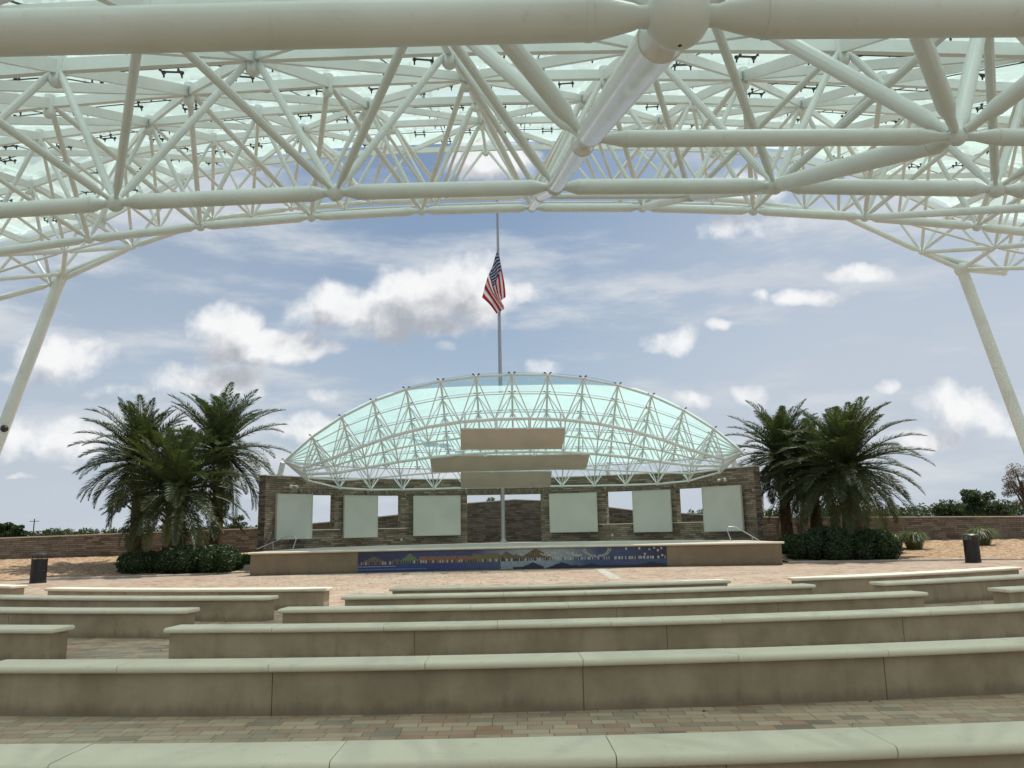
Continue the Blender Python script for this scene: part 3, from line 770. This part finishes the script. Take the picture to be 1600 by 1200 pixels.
# edge tubes along the rear and posts on the wall
b = MB(); b.tube([roof(-1+2*k/40, 1.0) for k in range(41)], .05, 10); b.build('rear_edge_tube', 'steel', sr)
for px in (440, 745, 830, 950, 1147):
    ph = phi_at(px, 740); base = Vector(wp(ph, WR+.12, WT+.05)); 
    b = MB(); tpz = 4.95 if 500 < px < 1100 else zend
    b.tube([base, (base.x, base.y, base.z+.05), (base.x, base.y, base.z+.05), (base.x*.985, base.y-.15, tpz+.05)], [.2,.2,.14,.13], 14); b.build('support_post', 'steel', sr)

# acoustic reflectors hung under the stage roof
for (q, Yc, lab) in (((720,671,883,670,878,701.5,720,703), 35.9, 'upper tan acoustic reflector hung under the stage roof'),
                     ((672,714,921,711,915,733,676,738), 39.4, 'widest middle acoustic reflector hung under the stage roof'),
                     ((720,738,862,737,860,761,720,763), 41.3, 'lower greenish grey acoustic reflector hung under the stage roof')):
    T0, T1 = at_Y(q[0],q[1],Yc-.45), at_Y(q[2],q[3],Yc-.45); B1, B0 = at_Y(q[4],q[5],Yc+.45), at_Y(q[6],q[7],Yc+.45)
    root = empty('acoustic_reflector', (T0+T1)/2); tag(root, lab, 'reflector', 'acoustic reflectors over the stage')
    b = MB(); fr, bk = [], []
    nrm = (T1-T0).cross(B0-T0).normalized()
    if nrm.z < 0: nrm = -nrm
    for k in range(17):
        a, c = T0.lerp(T1, k/16), B0.lerp(B1, k/16); r_ = []
        for j in range(9):
            s_ = j/8; r_.append(a.lerp(c, s_) - nrm*(.10*math.sin(math.pi*s_)))
        fr.append(r_); bk.append([p+nrm*.06 for p in r_])
    b.quadgrid(fr); b.quadgrid(bk)
    ring = lambda g_: [r_[0] for r_ in g_] + g_[-1][1:] + [r_[-1] for r_ in reversed(g_[:-1])] + list(reversed(g_[0][1:-1]))
    b.quadgrid([ring(fr), ring(bk)], True); b.build('reflector_board', 'board', root, 25)
    b = MB(); b.tube([T0+nrm*.05, T1+nrm*.05], .035, 8); b.build('top_rail', 'steel', root)
    for k in range(4):
        p = T0.lerp(T1, .04+.92*k/3); b = MB(); b.tube([p, p+Vector((0,0,.75))], .035, 8); b.box(p+Vector((0,0,.03)), .2, .12, .08); b.build('hanger', 'steel', root)

# ------------------------------------------------------------------ big canopy over the seats
cn = empty('audience_canopy', (0,10,7)); tag(cn, 'huge arched white tube space frame canopy with frosted mint glass over the benches', 'canopy')
TY = [-1.6, .8, 3.1, 5.6, 8.15, 11.6, 14.9, 18.2, 21.6]
TZ = [3.0, 3.75, 4.65, 5.75, 7.0, 8.75, 10.25, 11.6, 12.6]
LY = [-2, 1.95, 4.4, 7.5, 11, 15, 18, 21.2, 23]
LZ = [1.9, 3.02, 3.93, 5.02, 6.45, 7.95, 9.35, 10.9, 11.7]
def kdrop(Y): return interp([0, 7.5, 15, 18, 21.2, 30], [.004,.005,.0068,.0105,.0148,.02], Y)
def drop(X, Y):
    w = max(0, min(1, (Y-15)/6.2)); X = abs(X)
    return (1-w)*kdrop(min(Y, 15))*X*X + w*interp([0,5,8,9.5,10.3,11.8,13.9,17], [0,.12,.42,.78,1.12,2.1,2.6,3.5], X)
def topz(X, Y): return interp(TY, TZ, Y) - drop(X, Y)
def lowz(X, Y): return interp(LY, LZ, Y) - drop(X, Y)
SP, X0 = 2.2, .47
KT = list(range(-7, 8))   # top nodes X = X0+SP*(k-.5)
def TX(k): return X0+SP*(k-.5)
def LX(k): return X0+SP*k
def TN(k, j): return Vector((TX(k), TY[j], topz(TX(k), TY[j])))
tubes, beams, balls, panes, clamps, chords, stubs, seams = [], [], [], [], [], [], [], []
def beam(a, c, h=.155, w=.07):
    a, c = Vector(a), Vector(c); d = c-a; L = d.length; d.normalize(); s_ = d.cross(Vector((0,0,1))).normalized(); u_ = s_.cross(d)
    Mx = Matrix((s_, d, u_)).transposed()
    beams.append(((a+c)/2, lambda bb: bb.box((a+c)/2, w, L-.12, h, Mx)))
for j in range(len(TY)):
    for k in KT:
        p = TN(k, j)
        if k+1 in KT: beam(p, TN(k+1, j))
        if j+1 < len(TY):
            beam(p, TN(k, j+1))
            if k+1 in KT:
                if (k+j) % 2: beam(p, TN(k+1, j+1), .13, .055)
                else: beam(TN(k+1, j), TN(k, j+1), .13, .055)
                def pane(bb, k=k, j=j):
                    P = [TN(k,j), TN(k+1,j), TN(k+1,j+1), TN(k,j+1)]; c = sum(P, Vector())/4
                    Q = [q.lerp(c, .0006)+Vector((0,0,.19)) for q in P]
                    (bb.face([Q[0],Q[1],Q[2]]), bb.face([Q[0],Q[2],Q[3]])) if (k+j) % 2 else (bb.face([Q[1],Q[2],Q[3]]), bb.face([Q[1],Q[3],Q[0]]))
                panes.append(((p+TN(k+1,j+1))/2, pane))
                # dark seams and spider clamps just below the glass
                def pt(a, c, k=k, j=j):
                    P = [TN(k,j), TN(k+1,j), TN(k+1,j+1), TN(k,j+1)]
                    return P[0].lerp(P[1], a).lerp(P[3].lerp(P[2], a), c)+Vector((0,0,.16))
                for cc in (.5,):
                    s0, s1 = pt(0, cc), pt(1, cc); seams.append(((s0+s1)/2, lambda bb, s0=s0, s1=s1: bb.tube([s0, s1], .01, 5)))
                    s2, s3 = pt(.5, 0), pt(.5, 1); seams.append(((s2+s3)/2, lambda bb, s0=s2, s1=s3: bb.tube([s0, s1], .01, 5)))
                for ca, cc in ((.22,.5),(.78,.5),(.5,.22),(.5,.8)):
                    q = pt(ca, cc)
                    def cl(bb, q=q, an=rnd.uniform(-.2,.2)):
                        q = q-Vector((0,0,.06)); Mx = Matrix.Rotation(an, 3, 'Z')
                        bb.box(q, .22, .02, .02, Mx)
                        for dx in (-.12, .12):
                            bb.box(q+Mx@Vector((dx,0,0)), .02, .15, .02, Mx)
                            for dy in (-.08, .08):
                                w_ = q+Mx@Vector((dx,dy,0)); bb.tube([w_-Vector((0,0,.035)), w_+Vector((0,0,.05))], .012, 6)
                                bb.tube([w_+Vector((0,0,.03)), w_+Vector((0,0,.055))], .028, 8)
                    clamps.append((q, cl))
        balls.append((p, lambda bb, p=p: (bb.tube([p-Vector((0,0,.16)), p+Vector((0,0,.12))], .085, 12), bb.ball(p-Vector((0,0,.17)), .088, 12, 8))))
def chord(a, c, r, n=16):
    a, c = Vector(a), Vector(c)
    def f(bb):
        L = (c-a).length; d = (c-a)/L; e = min(.22, L*.2)
        bb.tube([a+d*r*.7, a+d*(e*.5), a+d*(e*.55), a+d*e, a+d*(e+.012), a+d*(e+.013), a+d*(e+.03), a+d*(e+.031), a+d*(L/2), c-d*(e+.031), c-d*(e+.03), c-d*(e+.013), c-d*(e+.012), c-d*e, c-d*(e*.55), c-d*(e*.5), c-d*r*.7], [r*.5, r*.5, r*.58, r*.97, r*.97, r*1.035, r*1.035, r, r, r, r*1.035, r*1.035, r*.97, r*.97, r*.58, r*.5, r*.5], n)
    chords.append(((a+c)/2, f))
def strut(a, c, r, n=10):
    a, c = Vector(a), Vector(c)
    def f(bb):
        L = (c-a).length; d = (c-a)/L
        bb.tube([a+d*.06, a+d*.16, a+d*.24, c-d*.24, c-d*.14, c-d*.06], [r*.5, r*.6, r, r, r*.6, r*.5], n)
    tubes.append(((a+c)/2, f))
def LN(k, Y): return Vector((LX(k), Y, lowz(LX(k), Y)))
LROWS = {'A': (1.95, .061, (1, 2)), 'M': (4.4, .05, (2, 3)), 'B': (7.5, .078, (3, 4)), 'C': (15.0, .085, (5, 6)), 'P': (18.0, .05, (6, 7)), 'D': (21.2, .075, (7, 8))}
for nm, (Y, r, js) in LROWS.items():
    ks = list(range(-7, 7))
    if nm == 'M': ks = list(range(0, 7))
    for k in ks:
        p = LN(k, Y)
        if k+1 in ks and (nm != 'P' or True): chord(p, LN(k+1, Y), r*(.6 if nm == 'P' else 1))
        sr_ = {'A': .042, 'M': .052, 'B': .04, 'C': .046, 'P': .034, 'D': .042}[nm]
        for j in js:
            for kk in (k, k+1):
                if kk in KT: strut(p, TN(kk, j), sr_)
        balls.append((p, lambda bb, p=p, r=r: bb.ball(p, r*(1.45 if p.y < 3 else 1.12), 20, 14)))
# long bottom chords running towards the stage
for k in (0, 1):
    seq = [1.95, 4.4, 7.5, 11.0, 15.0] if k == 0 else [4.4, 7.5, 11.0, 15.0]
    for a, c in zip(seq, seq[1:]):
        chord(LN(k, a), LN(k, c), .072, 24)
        if k == 0: _, fn = chords.pop(); bb_ = MB(); fn(bb_); bb_.build('spine_tube', 'gloss', cn)
chord(LN(0, 11.0), LN(1, 11.0), .045)
for k in (0, 1):
    p = LN(k, 11.0); balls.append((p, lambda bb, p=p: bb.ball(p, .09, 14, 10)))
    for kk in (k, k+1):
        for j in (4, 5): strut(p, TN(kk, j), .038)
for k in (-7, -5, 3, 5):
    for a, c in ((7.5, 15.0), (15.0, 18.0), (18.0, 21.2)): chord(LN(k, a), LN(k, c), .06)
limited('glass_pane', panes, 'glass', cn, 0); limited('roof_beam', beams, 'steel', cn, 0); limited('chord_tube', chords, 'steel', cn)
limited('truss_strut', tubes, 'steel', cn); limited('truss_node', balls, 'steel', cn); limited('glass_clamp', clamps, 'dark', cn); limited('glass_seam', seams, 'dark', cn)
# columns
for (pt_, pb_, Yc, lab) in (((98,428),(0,682),21.2,'l'), ((1503,421),(1598,675),21.2,'r')):
    T_ = at_Y(*pt_, Yc); B2 = at_Y(*pb_, Yc); d = (B2-T_); F_ = T_ + d*(T_.z/(T_.z-B2.z))
    b = MB(); b.tube([T_, T_.lerp(F_, .03), F_], [.14,.15,.17], 24); co = b.build('column', 'steel', cn)
    b = MB(); b.tube([F_+Vector((0,0,.03)), F_], [.4,.4], 24); b.build('base_plate', 'steel', co)
    m_ = B2+Vector((.16,-.1,.2)); b = MB(); b.ball(m_, .1); b.tube([m_, B2], .04); b.build('floodlight', 'dark', co)
    b = MB(); b.ball(T_, .2, 16, 10)
    ks = sorted(range(-7, 7), key=lambda k: abs(LX(k)-T_.x))[:2]
    for k in ks:
        b.tube([T_, LN(k, 21.2)], .07, 12); b.tube([T_, LN(k, 18.0)], .055, 12)
    b.build('column_head', 'steel', co)
for sx in (-1, 1):
    p = LN(-5 if sx < 0 else 5, 1.95); b = MB(); b.tube([(p.x+sx*.5, 1.4, 0), p], .16, 20); b.build('column', 'steel', cn)

# ------------------------------------------------------------------ palms
def palm(px, py, Y, fl, nf, lab, seed, trunk_r=.3, ztop=None):
    r_ = random.Random(seed); c = at_Y(px, py, Y)
    gz = bed_height(c.x, Y)-.05
    root = empty('palm_tree', (c.x, Y, gz)); tag(root, lab, 'palm', 'date palms beside the stage')
    b = MB(); H = c.z-gz-.25; rows = []
    nr = int(H/.13)
    prof = []
    for i in range(nr+1):
        z = gz+H*i/nr; q = i/nr
        w_ = trunk_r*(1.15-.35*q+ (.55*max(0, q-.75)/.25 if q > .75 else 0))
        n = 22; off_ = (i % 2)*.5
        rows.append([(c.x+math.cos(2*math.pi*(k+off_)/n)*w_*(1+.10*((k+i) % 2)+r_.uniform(-.03,.03)), Y+math.sin(2*math.pi*(k+off_)/n)*w_*(1+.10*((k+i) % 2)), z) for k in range(n)])
    b.quadgrid(rows, True)
    for i in range(46):   # cut leaf bases
        a = r_.uniform(0, 6.28); q = r_.uniform(.5, 1.0); w_ = trunk_r*1.15; z = gz+H*q
        p = Vector((c.x+math.cos(a)*w_*.8, Y+math.sin(a)*w_*.8, z)); o_ = Vector((math.cos(a), math.sin(a), .9))
        b.tube([p, p+o_*.17, p+o_*.3], [.05,.04,.02], 5)
    b.build('trunk', 'bark', root, 20)
    b, by = MB(), MB()
    for i in range(nf):
        q = i/nf; az = i*2.39996+r_.uniform(-.25,.25)
        e0 = R(86-140*q**1.1+r_.uniform(-8,8)); L = fl*r_.uniform(.86,1.1)*(1 if q > .12 else .85)
        droop = r_.uniform(.28,.72)*(1.0+.25*math.cos(e0)); n = 22
        bb = by if (q > .86 and r_.random() < .45) else b
        P = [c + Vector((math.cos(az)*.12, math.sin(az)*.12, -.35*q))]; el = e0; az2 = az; tw = r_.uniform(-.3,.3)
        dirs = []
        for s_ in range(n):
            d = Vector((math.cos(az2)*math.cos(el), math.sin(az2)*math.cos(el), math.sin(el))); dirs.append(d)
            P.append(P[-1]+d*(L/n)); el -= droop*1.5/n*(.35+1.5*s_/n); az2 += tw/n
            el = max(el, R(-88))
        dirs.append(dirs[-1])
        bb.tube([P[k] for k in range(0, n+1, 3)]+[P[-1]], [.035*(1-k/(n+3))+.004 for k in range(0, n+1, 3)]+[.003], 4, False)
        nl = 84
        for k in range(nl):
            s_ = .10+.90*k/nl; x = s_*n; i0 = min(n-1, int(x)); p = P[i0].lerp(P[i0+1], x-i0); d = dirs[i0]
            sd_ = d.cross(Vector((0,0,1)))
            if sd_.length < .05: sd_ = Vector((math.sin(az), -math.cos(az), 0))
            sd_.normalize(); upv = sd_.cross(d).normalized()
            ll = fl*.158*(math.sin(math.pi*min(1, (s_*.9+.12)))**.55)*r_.uniform(.8,1.12)+.04
            for sg in (-1, 1):
                fw = .55+.9*s_**2+r_.uniform(-.15,.15)
                dv = (sd_*sg + d*fw + upv*r_.uniform(.05,.6)).normalized()
                tip = p+dv*ll+Vector((0,0,-.07*ll*r_.uniform(0,3))); mid = p+dv*ll*.45; w_ = .0185*(.7+.5*r_.random())
                sv = dv.cross(upv).normalized()*w_ + upv*w_*.4*r_.uniform(-1,1)
                bb.face([p, mid+sv, tip, mid-sv])
    cr = b.build('crown', 'palm', root, 0)
    if by.f: tag(by.build('old_fronds', 'palm_y', cr, 0), 'yellowing lower fronds')
palm(220, 712, 39.5, 3.4, 82, 'palm at the far left of the left group, upright dark fronds behind the front palm', 1, .26)
palm(344, 698, 40.0, 3.5, 80, 'tallest palm of the left group, closest to the stage wall', 2, .26)
palm(274, 762, 36.8, 3.45, 88, 'shorter palm in front of the left group, with a thick trunk in the hedge', 3, .36)
palm(1220, 706, 41.6, 3.1, 78, 'smaller palm of the right group, beside the right end of the stage wall', 4, .25)
palm(1322, 722, 37.6, 3.65, 104, 'large spreading palm right of the stage, in front of the smaller one', 5, .38)
palm(1268, 735, 41.0, 3.2, 70, 'mostly hidden palm between and behind the two right palms', 6, .26)

# ------------------------------------------------------------------ hedges, tufts, distant trees
def leafcloud(b, cen, rad, n, size, r_, flat=.0, shell=.5):
    if shell > .8:
        c_ = Vector(cen); b.quadgrid([[c_+Vector((math.cos(.7*k)*math.sin(.6283*j)*rad[0]*.8, math.sin(.7*k)*math.sin(.6283*j)*rad[1]*.8, math.cos(.6283*j)*rad[2]*.8)) for k in range(9)] for j in range(6)], True)
    for _ in range(n):
        while True:
            p = Vector((r_.uniform(-1,1), r_.uniform(-1,1), r_.uniform(-1,1)))
            if shell*.6 < p.length < 1: break
        q = Vector((cen[0]+p.x*rad[0], cen[1]+p.y*rad[1], cen[2]+p.z*rad[2]))
        a = Vector((r_.uniform(-1,1), r_.uniform(-1,1), r_.uniform(-.6,1))).normalized(); c = a.cross(Vector((r_.uniform(-1,1),r_.uniform(-1,1),r_.uniform(-1,1)))).normalized()
        s_ = size*r_.uniform(.6,1.3)
        b.face([q-a*s_, q+c*s_*.45, q+a*s_, q-c*s_*.45])
def hedge(x0, x1, Y, zt, lab, seed, dep=1.3):
    r_ = random.Random(seed); root = empty('hedge', ((x0+x1)/2, Y, 0)); tag(root, lab, 'hedge', 'clipped hedges under the palms')
    b = MB(); n = int((x1-x0)/.42)
    for i in range(n+1):
        x = x0+(x1-x0)*i/n; h = zt*r_.uniform(.72,1.15)
        for yy_ in (Y-dep*.35, Y+dep*.35):
            leafcloud(b, (x+r_.uniform(-.2,.2), yy_+r_.uniform(-.25,.2), h*.5+bed_height(x, yy_)*.4), (.5*r_.uniform(.8,1.3), dep*.5, h*.56), 1700, .075, r_, shell=.85)
    b.build('foliage', 'hedge', root, 0)
    b = MB()
    for i in range(n*2):
        x = x0+.2+(x1-x0-.4)*i/(n*2); p = Vector((x, Y+r_.uniform(-.3,.3), 0)); b.tube([p, p+Vector((r_.uniform(-.1,.1), 0, zt*.5)), p+Vector((r_.uniform(-.2,.2),0,zt*.8))], [.02,.014,.006], 5)
    b.build('stems', 'bark', root)
a = ray(178,880)[0]; c_ = ray(352,880)[0]
hedge(a*34.6+.4, c_*35.6-.1, 35.4, 1.0, 'dark clipped hedge under the left palms', 11)
hedge(ray(375,880)[0]*37+.2-1.4, ray(388,880)[0]*37.5, 37.2, .8, 'low dark shrubs tucked between the left hedge and the stage wall', 12)
hedge(ray(1240,860)[0]*36.4, ray(1290,860)[0]*36.4, 36.3, 1.3, 'dark hedge against the right end of the stage', 13)
hedge(ray(1300,860)[0]*35.4, ray(1385,860)[0]*35.4, 35.3, 1.15, 'rounded dark hedge at the foot of the large right palm', 14)
def tuft(px, py, Y, rad, h, lab, seed):
    r_ = random.Random(seed); c = at_Y(px, py, Y); z0 = bed_height(c.x, Y)
    b = MB()
    for _ in range(1100):
        a = r_.uniform(0, 6.283); sp_ = r_.random()**.7; L = h*r_.uniform(.7,1.25); o_ = Vector((math.cos(a), math.sin(a), 0)); s_ = Vector((-o_.y, o_.x, 0))*.012
        p = Vector((c.x, Y, z0))+o_*.12*r_.random(); p = p+o_*rad*.35*r_.random(); m_ = p+o_*rad*sp_*.4+Vector((0,0,L*.75)); e_ = p+o_*rad*sp_*.95+Vector((0,0,L*(1-.7*sp_**1.5)))
        b.face([p-s_, p+s_, m_+s_, m_-s_]); b.face([m_-s_, m_+s_, e_])
    tag(b.build('grass_tuft', 'tuft', None, 0), lab, 'ornamental grass', 'grass tufts on the right mulch bank')
tuft(1428, 848, 39, .75, .85, 'spiky green grass clump left of the right trash can, below the stone wall', 21)
tuft(1534, 846, 40, .8, .85, 'softer green grass clump just behind the right trash can', 22)
tuft(1398, 850, 40, .6, .7, 'small grass clump hidden between the large palm and the wall', 23)
# round tufts near mulch front
def tree(px, ybase, ytop, Y, wpx, lab, seed, m='far', sparse=1.0, leaf=None, group=None):
    r_ = random.Random(seed); T_ = at_Y(px, ytop, Y); H = T_.z; wd = wpx/FPX*Y/2; root = empty('tree', (T_.x, Y, 0)); tag(root, lab, 'tree', group)
    b = MB(); cz = H*.62; tr = H*.022+.05
    b.tube([(T_.x,Y,-.1),(T_.x+.05*H*.2,Y,H*.3),(T_.x,Y,H*.75)], [tr*1.3,tr,tr*.4], 8)
    tips = []
    for i in range(9):
        a = r_.uniform(0,6.28); z = H*r_.uniform(.3,.6); e_ = Vector((T_.x+math.cos(a)*wd*r_.uniform(.35,.8), Y+math.sin(a)*wd*r_.uniform(.35,.8), z+H*r_.uniform(.12,.34)))
        b.tube([(T_.x,Y,z), Vector((T_.x,Y,z)).lerp(e_, .5)+Vector((0,0,.02*H)), e_], [tr*.5,tr*.35,tr*.12], 5); tips.append(e_)
    b.build('trunk', 'bark', root)
    b = MB(); lf_ = leaf or H*.02
    cl = tips + [Vector((T_.x+r_.uniform(-.5,.5)*wd, Y+r_.uniform(-.5,.5)*wd, H*r_.uniform(.55,.9))) for _ in range(6)]
    for e_ in cl:
        rr_ = wd*r_.uniform(.25,.45); leafcloud(b, e_, (rr_, rr_, rr_*.7), int(260*sparse), lf_, r_, shell=.1)
    b.build('crown', m, root, 0)
tree(8, 835, 816, 150, 34, 'small round tree at the far left edge beyond the stone wall', 31, leaf=.22)
tree(28, 835, 818, 140, 30, 'small round tree just right of the one at the far left edge', 32, leaf=.22)
tree(1526, 808, 764, 110, 62, 'dark spreading tree standing above the far woods beyond the right wall', 33, leaf=.2)
tree(1488, 808, 784, 120, 70, 'lower dark bushy tree left of the spreading tree beyond the right wall', 34, leaf=.2)
tree(1592, 800, 722, 58, 66, 'sparse reddish flowering tree at the right edge behind the wall', 35, 'myrtle', 1.3, .06)
tree(1560, 808, 782, 130, 70, 'low dark tree between the spreading tree and the reddish one', 39, leaf=.2)
tree(775, 790, 770, 57, 46, 'thin leafy tree top peeping over the peak of the wall behind the stage', 36, 'far', .7, .06)
tree(800, 790, 772, 58, 22, 'tiny leafy tree top right of the flagpole over the wall peak', 37, 'far', .6, .06)
tree(372, 822, 800, 56, 34, 'small leafy tree beside the left end of the stage wall', 38, 'far', .4, .07)
# far woods
b = MB(); r_ = random.Random(5)
for i in range(520):
    X = -420+840*i/520+r_.uniform(-1,1); Y = 430+r_.uniform(-40,60); h = (6.2 if X < 100 else 10.5)*r_.uniform(.7,1.1)*(1+.3*mnoise.noise((X*.02,0,0)))
    leafcloud(b, (X, Y, h*.55), (3.4*r_.uniform(.7,1.4), 3, h*.5), 170, .75, r_, shell=.3)
tag(b.build('far_woods', 'far', None, 0), 'dark band of far woods along the horizon', 'woods', kind='stuff')
b = MB(); p = at_Y(53, 822, 170); b.tube([(p.x,170,0),(p.x,170,p.z+1.5)], [.14,.1], 8); b.box((p.x,170,p.z+1.0), 2.0, .1, .12)
tag(b.build('utility_pole', 'bark', None, 30), 'thin wooden utility pole on the left horizon', 'pole')

# fallen leaves on the paving
b = MB(); r_ = random.Random(9)
for i in range(900):
    if i % 3: X, Y = r_.gauss(-3, 5), r_.uniform(24, 33.4)
    else: X, Y = r_.uniform(-9, 10), r_.uniform(5, 24)
    a = r_.uniform(0, 6.28); s_ = r_.uniform(.015, .04); u_ = Vector((math.cos(a), math.sin(a), 0)); w_ = Vector((-u_.y, u_.x, 0)); c = Vector((X, Y, .006))
    b.face([c-u_*s_, c+w_*s_*.4+Vector((0,0,.012)), c+u_*s_, c-w_*s_*.4])
tag(b.build('fallen_leaves', 'bark', None, 0), 'small dry fallen leaves scattered over the paving', 'leaf litter', kind='stuff')

# ------------------------------------------------------------------ trash cans
def can(px, py, lab):
    p = at_z(px, py, 0.0); X, Y = p.x, p.y; z0 = .0
    root = empty('trash_can', (X, Y, z0)); tag(root, lab, 'trash can', 'black trash cans at the edge of the plaza'); c = Vector((X, Y, z0))
    b = MB(); n = 30; rr_ = .27
    for k in range(n):
        a = 2*math.pi*k/n; o_ = Vector((math.cos(a), math.sin(a), 0)); Mx = Matrix.Rotation(a, 3, 'Z')
        b.box(c+o_*rr_+Vector((0,0,.46)), .012, .035, .82, Mx)
    b.build('slats', 'bin', root, 0)
    b = MB(); b.lathe(c, [(.24,.06),(.245,.86)], 28); b.build('liner', 'bin', root)
    for z in (.05, .46, .87):
        b = MB(); b.lathe(c, [(.265,z-.02),(.29,z-.02),(.29,z+.02),(.265,z+.02),(.265,z-.02)], 30); b.build('hoop', 'bin', root)
    b = MB(); b.lathe(c, [(.1,0),(.29,0),(.29,.03),(.1,.05)], 28); b.build('foot', 'bin', root)
    b = MB(); b.lathe(c, [(.27,1.03),(.28,1.06),(.24,1.09),(.12,1.12),(.01,1.125)], 30)
    for k in range(4): a = math.pi/4+k*math.pi/2; b.tube([c+Vector((math.cos(a)*.25, math.sin(a)*.25, .86)), c+Vector((math.cos(a)*.25, math.sin(a)*.25, 1.05))], .014, 6)
    b.build('lid', 'bin', root)
can(59, 911, 'black slatted trash can beside the shaded mulch at the far left')
can(1521, 879, 'black slatted trash can in front of the sunny mulch at the right')
